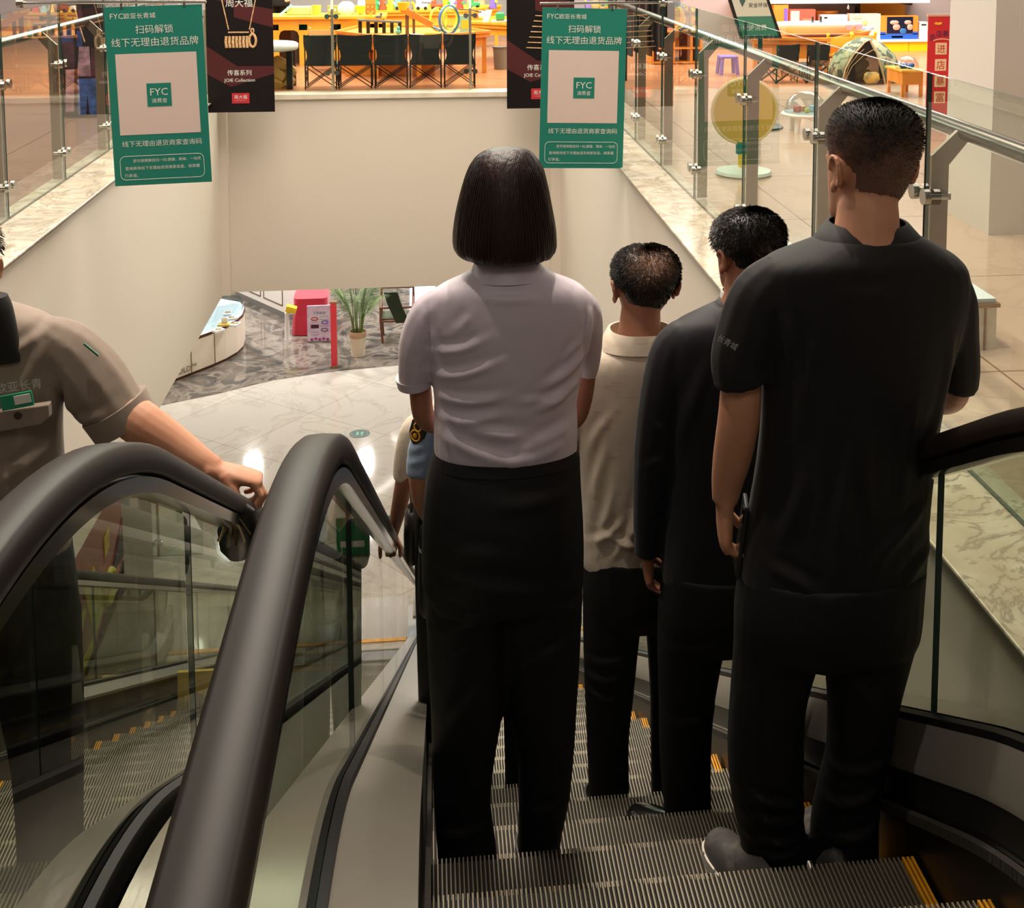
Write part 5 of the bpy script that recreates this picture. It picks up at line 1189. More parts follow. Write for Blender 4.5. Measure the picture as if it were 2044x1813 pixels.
# counter top toys at the left
zc = zt+.001
for name, lab, x, parts in (('toy_bowl', 'white bowl toy on the left yellow counter', 700, 'bowl'), ('dice_block', 'orange block with square holes at the right end of the yellow counter', 738, 'block'), ('green_tray', 'pale green tray on the left yellow counter', 592, 'tray'), ('toy_cup', 'yellow-green cup on the left yellow counter', 632, 'cup'), ('domino_box', 'olive box with white dots on the left yellow counter', 672, 'box'), ('plush_rabbit', 'white spotted plush on the yellow counter beside the block', 722, 'rabbit')):
    o = at(x, 31, Z=zc); o.y = 15.1; o.x = at(x, 31, Y=15.1).x; o.z = zc; T = toy(name, lab, 'toy', o)
    if parts == 'bowl': MB().ball(o+Vector((-.05, 0, .07)), (.11, .05, .10)).build('bowl', WHT, T, smooth=True); MB().lathe([(0, 0), (.05, 0), (.07, .09), (.05, .09), (.04, .02), (0, .02)], o+Vector((.12, 0, .02)), 14).build('small_cup', TYE, T, smooth=True)
    if parts == 'block':
        MB().box((o.x-.05, o.y, o.z), (o.x+.07, o.y+.1, o.z+.26)).build('block', ORA, T); MB().box((o.x-.052, o.y-.005, o.z), (o.x+.072, o.y, o.z+.13)).build('front_panel', C('coral', (206, 104, 50)), T)
        for i in range(4): MB().cbox((o.x-.02+.055*(i % 2), o.y-.007, o.z+.035+.06*(i//2)), (.018, .004, .018)).build('dot', TYE, T)
    if parts == 'tray': MB().box((o.x-.12, o.y, o.z), (o.x+.17, o.y+.2, o.z+.10)).build('tray', C('pale_green', (190, 206, 140)), T, bevel=.01); MB().cbox((o.x-.13, o.y-.02, o.z+.06), (.2, .02, .03), Matrix.Rotation(-.7, 3, 'Y')).build('blue_lid', SKY, T)
    if parts == 'cup': MB().lathe([(0, 0), (.05, 0), (.055, .12), (.045, .12), (.04, .02), (0, .02)], o, 14).build('cup', C('olive', (200, 190, 70)), T, smooth=True)
    if parts == 'box':
        MB().box((o.x-.11, o.y, o.z), (o.x+.09, o.y+.1, o.z+.11)).build('carton', C('olive_box', (150, 160, 90)), T)
        for i in range(3): MB().cbox((o.x-.08+.06*i, o.y-.003, o.z+.06), (.022, .004, .03)).build('dot', WHT, T)
    if parts == 'rabbit': MB().ball(o+Vector((0, 0, .1)), (.05, .04, .12)).build('plush_body', WHT, T, smooth=True); MB().ball(o+Vector((.02, -.035, .09)), (.014, .008, .014)).build('spot', BLACK, T, smooth=True)
# middle table: a row of small vehicles and figures
zz = .562; cols = [GRN, BRN, LIM, TEA, GRY, WHT, BRN, TYE, SKY, RED, GRN, PUR]
names = ['green toy tree at the left end of the middle table', 'brown toy dinosaur', 'lime toy crane with white cabin', 'teal toy lorry', 'grey toy tower', 'white toy car with long ladder', 'brown toy digger', 'yellow toy giraffe', 'pale blue tray of small toys', 'red toy robot', 'dark green toy jeep', 'purple toy castle']
for i, x in enumerate((750, 764, 780, 800, 818, 842, 872, 890, 903, 918, 946, 984)):
    o = at(x, 20 if x < 930 else 17, Z=zz); T = toy('toy_vehicle' if i in (3, 5, 6, 10) else 'toy_figure', names[i]+' on the middle yellow table' if i else names[i], 'toy', o, 'toys on the middle table'); mt = cols[i]
    if i in (3, 5, 6, 10):
        MB().cbox(o+Vector((0, 0, .055)), (.17, .08, .06)).build('body_part', mt, T, bevel=.008); MB().cbox(o+Vector((-.04, 0, .105)), (.07, .07, .05)).build('cabin', mt, T, bevel=.008)
        for sx in (-.05, .05): MB().tube([o+Vector((sx, -.045, .025)), o+Vector((sx, .045, .025))], .025, 12).build('wheel', BLACK, T, smooth=50)
        MB().bar(o+Vector((-.03, 0, .13)), o+Vector((.13, 0, .2 if i != 5 else .12)), .022).build('boom', WHT if i == 5 else mt, T)
    else:
        MB().lathe([(0, 0), (.05, 0), (.055, .03), (.035, .09), (.045, .14), (.02, .2), (0, .21)], o, 12).build('body_part', mt, T, smooth=50)
        MB().cbox(o+Vector((.03, -.01, .10)), (.07, .04, .03), Matrix.Rotation(.4, 3, 'Y')).build('arm_part', cols[(i+3) % 12], T, bevel=.006)
# small yellow stools / rails between the tables
for i, (x, lab) in enumerate(((640, 'pale wooden child chair in front of the left yellow counter'),)):
    o = at(x, 110, Y=14.3); o.z = 0; T = thing('child_chair', tuple(o), lab, 'chair', 'pale child chairs'); PW = mat('wood_pale', (222, 178, 112), .5)
    for sx in (-.12, .12):
        MB().bar(o+Vector((sx, 0, 0)), o+Vector((sx, 0, .5)), .022).build('back_post', PW, T); MB().bar(o+Vector((sx, .22, 0)), o+Vector((sx, .22, .26)), .022).build('leg', PW, T)
        MB().ball(o+Vector((sx, 0, .505)), (.014, .014, .014), 8, 6).build('finial', PW, T, smooth=True)
    MB().cbox(o+Vector((0, .11, .26)), (.27, .26, .02)).build('seat', PW, T); MB().cbox(o+Vector((0, 0, .45)), (.24, .014, .06)).build('back_rail', PW, T)
# ---- right hand part: shelf wall, low cabinet with boxed toys
Yw = 15.9
A, B = at(1640, 80, Y=Yw), at(1858, 80, Y=Yw); hz = at(1740, 81, Y=Yw).z
T = thing('low_cabinet', ((A.x+B.x)/2, Yw, 0), 'low yellow cabinet with white top under the boxed toys', 'cabinet')
x0, x1 = A.x-.6, B.x+.3
for i in range(4):
    a = x0+(x1-x0)*i/4; MB().box((a+.004, Yw, .0), (a+(x1-x0)/4-.004, Yw+.5, hz-.02)).build('cabinet_door', mat('cabinet_yellow', (246, 206, 20), .35), T)
MB().box((x0-.02, Yw-.03, hz-.02), (x1+.02, Yw+.52, hz+.01)).build('cabinet_top', WHITE, T)
def toybox(x0p, x1p, y0p, label, mt, deco, d=.14, Yq=Yw+.04):
    a, b = at(x0p, y0p, Y=Yq), at(x1p, y0p, Y=Yq); h = a.z-hz-.012; z0 = hz+.012
    t = thing('boxed_toy', ((a.x+b.x)/2, Yq, z0), label, 'box', 'boxed toys on the low cabinet'); MB().box((a.x, Yq, z0), (b.x, Yq+d, z0+h)).build('carton', mt, t)
    w = b.x-a.x
    for nm, m2, u0, v0, u1, v1 in deco: MB().box((a.x+u0*w, Yq-.006, z0+v0*h), (a.x+u1*w, Yq-.0005, z0+v1*h)).build(nm, m2, t)
    return t, Vector((a.x, Yq-.007, z0)), w, h
toybox(1640, 1692, 30, 'white and blue rounded toy carton on the low cabinet', WHT, [('picture', SKY, .25, .25, .9, .85), ('shape', WHT, .5, .25, .75, .5), ('brand_mark', BLACK, .1, .86, .22, .92)])
t, o, w, h = toybox(1697, 1758, 28, 'cream carton with a cartoon drawing on the low cabinet', C('cream_box', (246, 214, 190)), [('title_patch', C('salmon', (240, 190, 170)), .1, .82, .38, .94), ('base_line', WHT, .2, .2, .8, .26)])
MB().ball(o+Vector((w*.48, 0, h*.66)), (w*.08, .004, h*.11), 10, 6).build('drawn_face', C('peach', (240, 196, 130)), t, smooth=True); m = MB()
for i in range(6): m.ball(o+Vector((w*(.27+.09*i), 0, h*(.42+.06*math.sin(i*1.4)))), (w*.07, .004, h*.06), 8, 5)
m.build('drawn_shapes', C('pale_blue', (150, 176, 214)), t, smooth=True)
t, o, w, h = toybox(1758, 1833, 32, 'blue and orange window carton with two toy figures on the low cabinet', ORA, [('window', C('navy', (20, 26, 48), .1), .17, .25, .86, .96), ('lower_band', C('royal', (34, 92, 190)), 0, 0, 1, .24), ('left_corner', MATS['toy_royal'], 0, .2, .14, .32), ('right_corner', MATS['toy_royal'], .86, .2, 1, .32), ('caption', WHT, .3, .06, .6, .14)])
for u, s in ((.36, 1), (.72, .8)):
    m = MB(); m.ball(o+Vector((w*u, -.004, h*.72)), (w*.12*s, .015, h*.10), 10, 6); m.ball(o+Vector((w*(u+.06), -.004, h*.52)), (w*.1*s, .015, h*.14), 10, 6); m.build('toy_figure_inside', C('warm_grey', (190, 160, 140)), t, smooth=True)
MB().ball(o+Vector((w*.6, -.002, h*.35)), (w*.09, .01, h*.13), 10, 6).build('toy_ball_inside', BLU, t, smooth=True)
toybox(1836, 1852, 44, 'narrow white carton at the right end of the low cabinet', WHT, [('letters', BLACK, .2, .8, .8, .88)])
toybox(1576, 1628, 19, 'coral red carton with a cream label left on the low cabinet', C('coral_red', (214, 92, 78)), [('label', C('cream_label', (244, 214, 190)), .05, .4, .38, .95), ('letters', BLACK, .1, .5, .3, .56), ('picture', C('apricot', (226, 130, 100)), .5, .1, .9, .7)])
toybox(1545, 1574, 10, 'orange and violet carton at the left end of the low cabinet', ORA, [('patch', PUR, .7, .3, .95, .9), ('patch_white', WHT, .1, .2, .6, .5)])
T = thing('wicker_basket', (at(1650, 30, Y=16.3).x, 16.3, hz+.012), 'orange basket behind the white and blue carton', 'basket'); q = Vector(ORI[T.name]); MB().lathe([(0, .0), (.11, .0), (.15, .36), (.14, .36), (.1, .02), (0, .02)], q, 18).build('basket_body', ORA, T, smooth=50); MB().lathe([(.14, .35), (.16, .35), (.16, .375), (.14, .375)], q, 18).build('basket_rim', ORA, T, smooth=50)
A, B = at(1480, 8, Y=15.95), at(1856, 10, Y=15.95)
T = thing('wall_shelf', ((A.x+B.x)/2, 16.3, A.z), 'long white wall shelf above the boxed toys', 'shelf')
MB().box((A.x, 15.95, A.z), (B.x, 16.58, A.z+.05)).build('shelf_board', WHITE, T)
for x in (A.x+.6, B.x-1.0, B.x-.2): MB().bar(Vector((x, 16.1, A.z-.02)), Vector((x, 16.56, A.z-.02)), .03, .04).build('shelf_bracket', BLACK, T)
MB().box((at(1716, 20, Y=16.59).x, 16.57, hz), (B.x-.1, 16.595, A.z)).build('yellow_back_panel', mat('panel_ochre', (206, 146, 24), .5), T)
MB().box((at(1708, 20, Y=16.57).x, 16.55, hz), (at(1715, 20, Y=16.57).x, 16.595, A.z)).build('upright', BLACK, T)
o = at(1693, 12, Y=15.93); MB().tube([o+Vector((0, 0, .02)), o, o+Vector((-.012, 0, -.03)), o+Vector((.006, 0, -.045)), o+Vector((.012, 0, -.02)), o], .004, 6).build('hanging_tag', WHITE, T)
# orange table with a pink and white water tray
T5 = poly_table('play_table', 'orange table carrying the pink and white tray at the right', onz(.40, (1500, 80), (1655, 82), (1735, 66), (1560, 65)), .40, ORA, apron=.16)
o = at(1632, 68, Z=.42); T = thing('water_tray', (o.x, o.y, .43), 'pink and white round-cornered tray on the orange table', 'tray')
def rr(cx, cy, hx, hy, z, r=.8): return [Vector((cx+hx*math.copysign(abs(math.cos(q))**r*1, math.cos(q)), cy+hy*math.copysign(abs(math.sin(q))**r, math.sin(q)), z)) for q in [2*math.pi*j/28 for j in range(28)]]
MB().loft([rr(o.x, o.y, .43, .22, .445, .5), rr(o.x, o.y, .47, .26, .50, .5), rr(o.x, o.y, .5, .28, .53, .5), rr(o.x, o.y, .5, .28, .55, .5), rr(o.x, o.y, .46, .25, .555, .5)]).build('tray_shell', C('pale_pink', (246, 222, 224)), T, smooth=50)
MB().loft([rr(o.x, o.y, .40, .20, .556, .5), rr(o.x, o.y, .40, .20, .562, .5)]).build('tray_water', WHT, T)
for x in (-.08, .02): MB().lathe([(0, .56), (.03, .56), (.012, .58), (.012, .63), (0, .63)], o*Vector((1, 1, 0)).length*0+Vector((o.x+x, o.y-.05, 0)) if False else Vector((o.x+x, o.y-.05, 0)), 10).build('peg', BLACK, T)
for x in (.28, .4): MB().cbox((o.x+x, o.y-.27, .52), (.07, .03, .06)).build('clasp', PNK, T)
for i, (x, lab) in enumerate(((1676, 'yellow child chair nearest the tent'), (1722, 'yellow child chair behind the nearest one'))):
    o = at(x, 125, Y=13.15+.2*i); o.z = 0; T = thing('child_chair', tuple(o), lab, 'chair', 'yellow child chairs')
    for sx in (-.14, .14):
        MB().bar(o+Vector((sx, 0, 0)), o+Vector((sx, 0, .46)), .024).build('back_post', YEL, T); MB().bar(o+Vector((sx, .24, 0)), o+Vector((sx, .24, .24)), .024).build('leg', YEL, T); MB().ball(o+Vector((sx, 0, .47)), (.02, .02, .02), 8, 6).build('finial', TYE, T, smooth=True)
    MB().cbox(o+Vector((0, .12, .24)), (.31, .28, .02)).build('seat', YEL, T); MB().cbox(o+Vector((0, 0, .39)), (.28, .016, .10)).build('back_rail', YEL, T)
# camouflage pop-up tent
c = at(1728, 182, Z=0); c.y = 12.55; c.x = at(1728, 182, Y=12.55).x; T = thing('play_tent', (c.x, c.y, 0), 'small green camouflage pop-up tent with a dark panel as its open front', 'tent')
CAM_M = mat('camouflage', (140, 146, 112), .7, vary=(9, (66, 78, 56), (1, 1, 1), .5, .54))
m = MB(); R = .40; Hh = .48
m.loft([[Vector((c.x+.05+R*s*math.cos(q), c.y+.2+.34*s*math.sin(q), max(Hh*z, .0))) for q in [2*math.pi*j/24 for j in range(24)]] for z, s in ((0, 1.0), (.3, .98), (.6, .82), (.85, .5), (.97, .2), (1.0, .03))])
m.build('tent_shell', CAM_M, T, smooth=50)
m = MB(); m.prism([(c.x-.32+.46*u, v*Hh) for u, v in ((0, 0), (.08, .35), (.25, .65), (.5, .92), (.62, .98), (.78, .7), (.92, .3), (1, 0))], c.y-.16, c.y-.10, 'Y'); m.build('opening_shade', mat('tent_shade', (30, 26, 24), .9), T)  # closed shell: dark panel paints the shade inside the tent mouth
m = MB(); m.tube([Vector((c.x-.33+.48*u, c.y-.17, v*Hh)) for u, v in ((0, 0), (.08, .36), (.25, .66), (.5, .94), (.62, 1.0), (.79, .72), (.93, .3), (1, 0))], .010, 8); m.build('tent_rim', mat('rim_tan', (190, 168, 130), .6), T, smooth=True)
for k in (.3, .5, .75): MB().tube([Vector((c.x-.32+.46*k*u, c.y-.165, .02+v*Hh*.75)) for u, v in ((.1, .1), (.3, .5), (.7, .85), (1.0, 1.0))], .004, 6).build('cord', MATS['rim_tan'], T)
MB().tube([Vector((c.x+.14+.12*math.cos(q), c.y-.14, .16+.13*math.sin(q))) for q in [-.4+i*.3 for i in range(9)]], .006, 6).build('window_seam', MATS['rim_tan'], T)
o = Vector((c.x-.01, c.y-.19, 0)); T = thing('cushion', tuple(o), 'yellow patterned cushion at the mouth of the tent', 'cushion'); MB().loft([rr(o.x, o.y, .06, .02, .02), rr(o.x, o.y, .09, .03, .06), rr(o.x, o.y, .08, .025, .12), rr(o.x, o.y, .05, .01, .14)]).build('cushion_body', mat('cushion_gold', (206, 168, 70), .8, vary=(16, (140, 130, 100), (1, 1, 1), .45, .6)), T, smooth=True)
# orange cabinet with glass dome
A, B = at(1800, 190, Y=11.4), at(1842, 190, Y=11.4); zq = at(1800, 140, Y=11.4).z; T = thing('toy_cabinet', ((A.x+B.x)/2, 11.4, 0), 'orange toy cabinet left of the red banner', 'cabinet')
MB().box((A.x, 11.4, .12), (B.x, 11.8, zq-.02)).build('cabinet_body', ORA, T, bevel=.006); MB().box((A.x-.015, 11.385, zq-.02), (B.x+.015, 11.815, zq)).build('cabinet_top', YEL, T)
for x in (A.x+.015, B.x-.015):
    for y in (11.42, 11.78): MB().box((x-.015, y-.015, 0), (x+.015, y+.015, .12)).build('leg', ORA, T)
ox = (A.x+B.x)/2; T = thing('glass_dome', (ox, 11.55, zq), 'clear dome of blue toys on the orange cabinet', 'dome')
MB().lathe([(.115, .0), (.115, .02), (.105, .06), (.075, .10), (.03, .12), (.002, .123)], (ox, 11.55, zq), 20).build('dome_shell', glass_mat('dome_glass', (226, 234, 236), 1, 1.5), T, smooth=True)
m = MB(); [m.ball((ox+dx, 11.55+dy, zq+.025), (.028, .028, .026), 10, 6) for dx, dy in ((-.05, 0), (.02, -.03), (.06, .03), (0, .05))]; m.build('blue_balls', BLU, T, smooth=True)
# bubble tray on short legs
c = at(1607, 262, Z=0); T = thing('bubble_table', (c.x, c.y, 0), 'round white tray on short legs under a clear bubble cover', 'table'); zz = .15; R = .185
MB().lathe([(0, zz-.02), (R, zz-.02), (R+.012, zz-.005), (R, zz+.008), (0, zz+.008)], (c.x, c.y, 0), 32).build('tray', WHITE, T, smooth=50)
for a in (.5, 2.2, 3.9, 5.4): p0 = Vector((c.x+.12*math.cos(a), c.y+.12*math.sin(a), zz-.02)); MB().tube([p0, p0+Vector((.015*math.cos(a), .015*math.sin(a), -zz+.02))], [.028, .018], 10).build('leg', WHITE, T, smooth=True)
MB().lathe([(R-.01, zz+.009)]+[((R-.012)*math.cos(q), zz+.01+.17*math.sin(q)) for q in [i*math.pi/20 for i in range(1, 10)]]+[(.003, zz+.18)], (c.x, c.y, 0), 32).build('bubble_cover', MATS['dome_glass'], T, smooth=True)
for dx, dy, mt, s in ((-.07, 0, RED, .05), (.0, -.04, LIM, .035), (.07, .03, SKY, .045), (.0, .06, ORA, .04)): MB().cbox((c.x+dx, c.y+dy, zz+.01+s/2), (s, s, s), Matrix.Rotation(dx*9, 3, 'Z')).build('play_block', mt, T, bevel=.005)
# round yellow paddle sign on a stand
c = at(1484, 348, Z=0); T = thing('paddle_sign', (c.x, c.y, 0), 'round yellow sign on a green and yellow post, behind the right balustrade', 'sign'); zc2 = at(1489, 222, Y=c.y).z; r = .215
MB().lathe([(0, 0), (.16, 0), (.19, .012), (.18, .03), (.05, .05), (0, .05)], (c.x, c.y, 0), 28).build('base', mat('base_mint', (190, 214, 200), .4), T, smooth=50)
MB().box((c.x-.035, c.y-.02, .04), (c.x+.035, c.y+.02, .14)).build('post_foot', TYE, T); MB().box((c.x-.05, c.y-.02, .14), (c.x+.05, c.y+.02, .22)).build('post_band', mat('post_teal', (24, 120, 110), .5), T); MB().box((c.x-.04, c.y-.02, .22), (c.x+.04, c.y+.02, zc2-r+.02)).build('post', TYE, T)
MB().loft([[Vector((c.x+r*math.cos(q), y, zc2+r*math.sin(q))) for q in [2*math.pi*j/36 for j in range(36)]] for y in (c.y-.012, c.y+.012)]).build('disc', mat('disc_ochre', (214, 176, 60), .5), T, smooth=50)
MB().tube([Vector((c.x+r*math.cos(q), c.y, zc2+r*math.sin(q))) for q in [2*math.pi*j/36 for j in range(37)]], .014, 8).build('disc_rim', mat('rim_cream', (240, 214, 160), .5), T, smooth=True)
# tilted notice board on a post
Yn = 9.7; q = [at(x, y, Y=Yn) for x, y in ((1420, -110), (1478, 78), (1561, 76), (1500, -110))]; T = thing('notice_board', ((q[1].x+q[2].x)/2, Yn, 0), 'leaning black framed notice board with leaf symbols and green foot', 'board')
d = (q[0]-q[1]); MB().prism([(p.x, p.z) for p in q], Yn, Yn+.02, 'Y').build('frame', BLACK, T)
def bp(u, v): e = q[1].lerp(q[2], u); f2 = q[0].lerp(q[3], u); return e.lerp(f2, v)
def quad(nm, mt, us, o): MB().prism([(bp(u, v).x, bp(u, v).z) for u, v in us], Yn-o, Yn-o+.003, 'Y').build(nm, mt, T)
quad('sheet', mat('sheet_grey', (206, 206, 190), .5), ((.08, .24), (.92, .24), (.92, .97), (.08, .97)), .003); quad('green_foot', mat('foot_green', (60, 128, 104), .5), ((.08, .03), (.92, .03), (.92, .24), (.08, .24)), .003)
for v in (.42, .66):
    o = bp(.34, v); m = MB(); m.prism([(o.x+.03*x, o.z+.05*z) for x, z in ((0, 1), (.7, .4), (.8, -.2), (.3, -.8), (0, -1.2), (-.3, -.8), (-.8, -.2), (-.7, .4))], Yn-.006, Yn-.003, 'Y'); m.build('leaf_symbol', mat('leaf_green', (60, 96, 84), .6), T)
text('安全环保', .16, bp(.68, .36)+Vector((0, -.004, 0)), T, mat('notice_ink', (60, 66, 60), .7), 'lettering'); text('无理由退货', .17, bp(.66, .60)+Vector((0, -.004, 0)), T, MATS['notice_ink'], 'lettering')
text('守护消费', .2, bp(.42, .12)+Vector((0, -.004, 0)), T, PRINT, 'lettering')
xp = bp(.5, 0).x; MB().tube([Vector((xp, Yn+.03, .02)), Vector((xp, Yn+.03, bp(.5, 0).z+.05))], .02, 10).build('post', BLACK, T); MB().lathe([(0, 0), (.2, 0), (.2, .015), (.03, .03), (0, .03)], (xp, Yn+.03, 0), 24).build('base', BLACK, T)
# wooden bookshelf and dark clothes rail on the left of the right-hand shop
A, B = at(1303, 62, Y=14.6), at(1400, 66, Y=14.6); zq = A.z; T = thing('book_shelf', ((A.x+B.x)/2, 14.6, 0), 'open orange wooden shelf seen through the right balustrade', 'shelf')
for x in (A.x, (A.x+B.x)/2-.04, B.x-.12, B.x): MB().box((x-.015, 14.6, 0), (x+.015, 14.9, zq-.02)).build('upright', ORA, T)
for z in (.03, zq*.5, zq): MB().box((A.x-.02, 14.59, z-.02), (B.x+.02, 14.9, z)).build('shelf_board', ORA, T)
MB().box((A.x, 14.89, 0), (B.x, 14.91, zq-.02)).build('back_panel', mat('shelf_back', (150, 92, 40), .6), T)
o = at(1327, 62, Y=14.7); T = thing('pink_radio', (o.x, 14.7, zq), 'cream and pink box on top of the orange wooden shelf', 'box'); MB().box((o.x-.08, 14.7, zq), (o.x+.14, 14.85, zq+.1)).build('case', PNK, T, bevel=.008); MB().box((o.x-.05, 14.694, zq+.03), (o.x+.05, 14.7, zq+.07)).build('grille', BLACK, T)
o = at(1290, 140, Z=0); T = thing('clothes_rail', (o.x, 13.0, 0), 'dark rail of black clothes behind the right green poster', 'rail'); xo = at(1290, 60, Y=13).x
for s in (-.22, .22): MB().tube([Vector((xo+s, 13, 0)), Vector((xo+s, 13, 1.1))], .012, 8).build('rail_post', CHM, T)
MB().tube([Vector((xo-.22, 13, 1.1)), Vector((xo+.22, 13, 1.1))], .012, 8).build('rail_bar', CHM, T)
for i in range(6):
    x = xo-.18+.07*i; MB().loft([[Vector((x+.02*math.cos(q), 13+.16*s*math.sin(q), z)) for q in [2*math.pi*j/10 for j in range(10)]] for z, s in ((1.08, .15), (1.0, 1), (.5, 1.05), (.28+.04*(i % 3), 1.1))]).build('garment', BLACK if i % 2 else mat('garment_grey', (52, 48, 52), .8), T)
o = at(1452, 148, Z=0); T = thing('purple_stool', (o.x, o.y, 0), 'purple plastic child stool behind the right balustrade', 'stool'); MB().cbox((o.x, o.y, .2), (.2, .2, .025)).build('seat', PUR, T, bevel=.006)
for sx in (-.08, .08):
    for sy in (-.08, .08): MB().bar(Vector((o.x+sx*1.2, o.y+sy*1.2, 0)), Vector((o.x+sx, o.y+sy, .19)), .03).build('leg', PUR, T)
# low display plinth on the right
A, B = at(1915, 778, Y=4.35), at(1984, 778, Y=4.35)
T = thing('display_plinth', ((A.x+B.x)/2, 4.35, 0), 'low white display plinth with gold edges behind the black polo shirt', 'plinth')
MB().box((A.x, 4.35, .0), (B.x, 4.9, .17)).build('plinth_body', mat('plinth_white', (226, 220, 204), .4), T); MB().box((A.x-.01, 4.34, .17), (B.x+.01, 4.91, .185)).build('plinth_edge', mat('edge_gold', (150, 116, 70), .35, .8), T)
MB().box((A.x, 4.36, .185), (B.x, 4.9, .20)).build('plinth_top', mat('case_white', (226, 238, 240), .2), T)
for x in (A.x+.03, (A.x+B.x)/2+.02): MB().box((x, 4.345, 0), (x+.008, 4.352, .17)).build('gold_strip', MATS['edge_gold'], T)
# shop staff far back
def small_person(px, Y, label, top, leg, hgt=1.5):
    x = at(px, 60, Y=Y).x; P = thing('person', (x, Y, 0), label, 'person'); k = hgt/1.7
    def S(rows): return [ring(x, Y, z*k, w*k, d*k, 18) for z, w, d in catmull(rows, 3)]
    m = MB().loft(S([(.82, .17, .11), (.95, .16, .11), (1.15, .18, .12), (1.32, .20, .11), (1.40, .16, .09), (1.45, .07, .06)]))
    for s in (-1, 1): m.tube([Vector((x+s*a*k, Y-b*k, z*k)) for a, b, z in ((.17, 0, 1.36), (.23, .02, 1.22), (.25, .04, 1.08))], [.05*k, .055*k, .05*k], 12)
    fused(m, 'shirt', top, P, .014, 3)
    m = MB().loft(S([(.76, .165, .12), (.86, .175, .12), (.93, .165, .11)]))
    for s in (-1, 1): m.loft([ring(x+s*.085*k, Y, z*k, r*k, r*k, 14) for z, r in ((.05, .055), (.45, .065), (.82, .085))])
    fused(m, 'trousers', leg, P, .014, 3)
    X = head_xf((x, Y, 1.46*k), .225*k, .16*k, math.pi, 0); m = MB(); add_head(m, X); m.tube([Vector((x, Y, z*k)) for z in (1.36, 1.45, 1.55)], .055*k, 12)
    m.loft(S([(.8, .12, .08), (1.1, .13, .09), (1.36, .15, .08)]))
    for s in (-1, 1):
        m.tube([Vector((x+s*a*k, Y-b*k, z*k)) for a, b, z in ((.22, .02, 1.3), (.25, .04, 1.08), (.2, .2, .92))], [.04*k, .042*k, .028*k], 10); hand(m, Vector((x+s*.2*k, Y-.2*k, .92*k)), (-s*.2, -.8, -.3), (0, 0, -1), (-s, 0, 0), size=k)
    fused(m, 'body', SKIN, P, .007, 3); add_eyes(X, P)
    hair_cap(X, P, HAIR, lambda az, z: .03+.05*sm(.45, .85, z), line2, None, 300, (.01, .02), 20)
    for s in (-1, 1): shoe(P, x+s*.085*k, Y-.05, 0, .24, math.pi, MATS['shoe_black'], None, .06)
small_person(950, 17.9, 'shop assistant person in a pale top behind the right yellow table', C('blouse_white', (226, 226, 222), .7), C('sand', (200, 186, 150), .8))
small_person(556, 15.85, 'person in pale blue behind the left end of the yellow counter', C('shirt_pale_blue', (170, 204, 226), .7), TROUS)
# ------------------------------------------------------------------ lower floor: jewellery shop
def lp(*px, z=0): return [tuple(at(x, y, Z=ZL+z))[:2] for x, y in px]
IV = mat('panel_ivory', (240, 226, 204), .35); BZ = mat('bronze_trim', (96, 62, 44), .35, .6); CASE = mat('case_top', (238, 240, 238), .2, emit=((244, 248, 255), .55))
base = lp((236, 806), (336, 768), (420, 735), (452, 721), (474, 708), (486, 696), (490, 683), (482, 672), (440, 664), (190, 730))
cx = sum(p[0] for p in base)/len(base); cy = sum(p[1] for p in base)/len(base)
def scale(pts, s): return [(cx+(x-cx)*s, cy+(y-cy)*s) for x, y in pts]
T = thing('jewellery_counter', (cx, cy, ZL), 'curved ivory jewellery counter with lit glass top on the lower floor', 'counter')
z0 = ZL+.004; HC = .66
MB().prism(scale(base, .99), z0, z0+.05, 'Z').build('counter_plinth', BZ, T)
MB().prism(base, z0+.05, z0+HC-.05, 'Z').build('counter_body', IV, T)
MB().prism(scale(base, 1.012), z0+HC-.05, z0+HC, 'Z').build('counter_edge', BZ, T)
MB().prism(scale(base, .985), z0+HC, z0+HC+.03, 'Z').build('display_bed', CASE, T)
m = MB().prism(scale(base, .98), z0+HC+.03, z0+HC+.15, 'Z'); m.build('glass_case', glass_mat('case_glass', (232, 242, 244), 1, 1.5), T)
for a, b, f in ((0, 1, .99), (1, 2, .55), (2, 3, .3)):
    A, B = Vector((*base[a], 0)), Vector((*base[b], 0)); q = A.lerp(B, f); MB().tube([Vector((q.x, q.y-.004, z0+.05)), Vector((q.x, q.y-.004, z0+HC-.05))], .008, 6).build('seam_strip', mat('gold_seam', (150, 120, 74), .3, .8), T)
A, B = Vector((*base[0], 0)), Vector((*base[2], 0)); d = (B-A).normalized(); ya = math.atan2(d.y, d.x)
q = at(340, 757, Z=ZL+.1); t0 = (Vector((q.x, q.y, 0))-A).dot(d); q = A+d*t0
text('CHINA GOLD™', .98, (q.x+.12*d.x, q.y+.12*d.y-.02, z0+.155), T, mat('gold_letters', (120, 92, 58), .4, .6), 'lettering', yaw=ya, depth=.012)
rnd = random.Random(9)
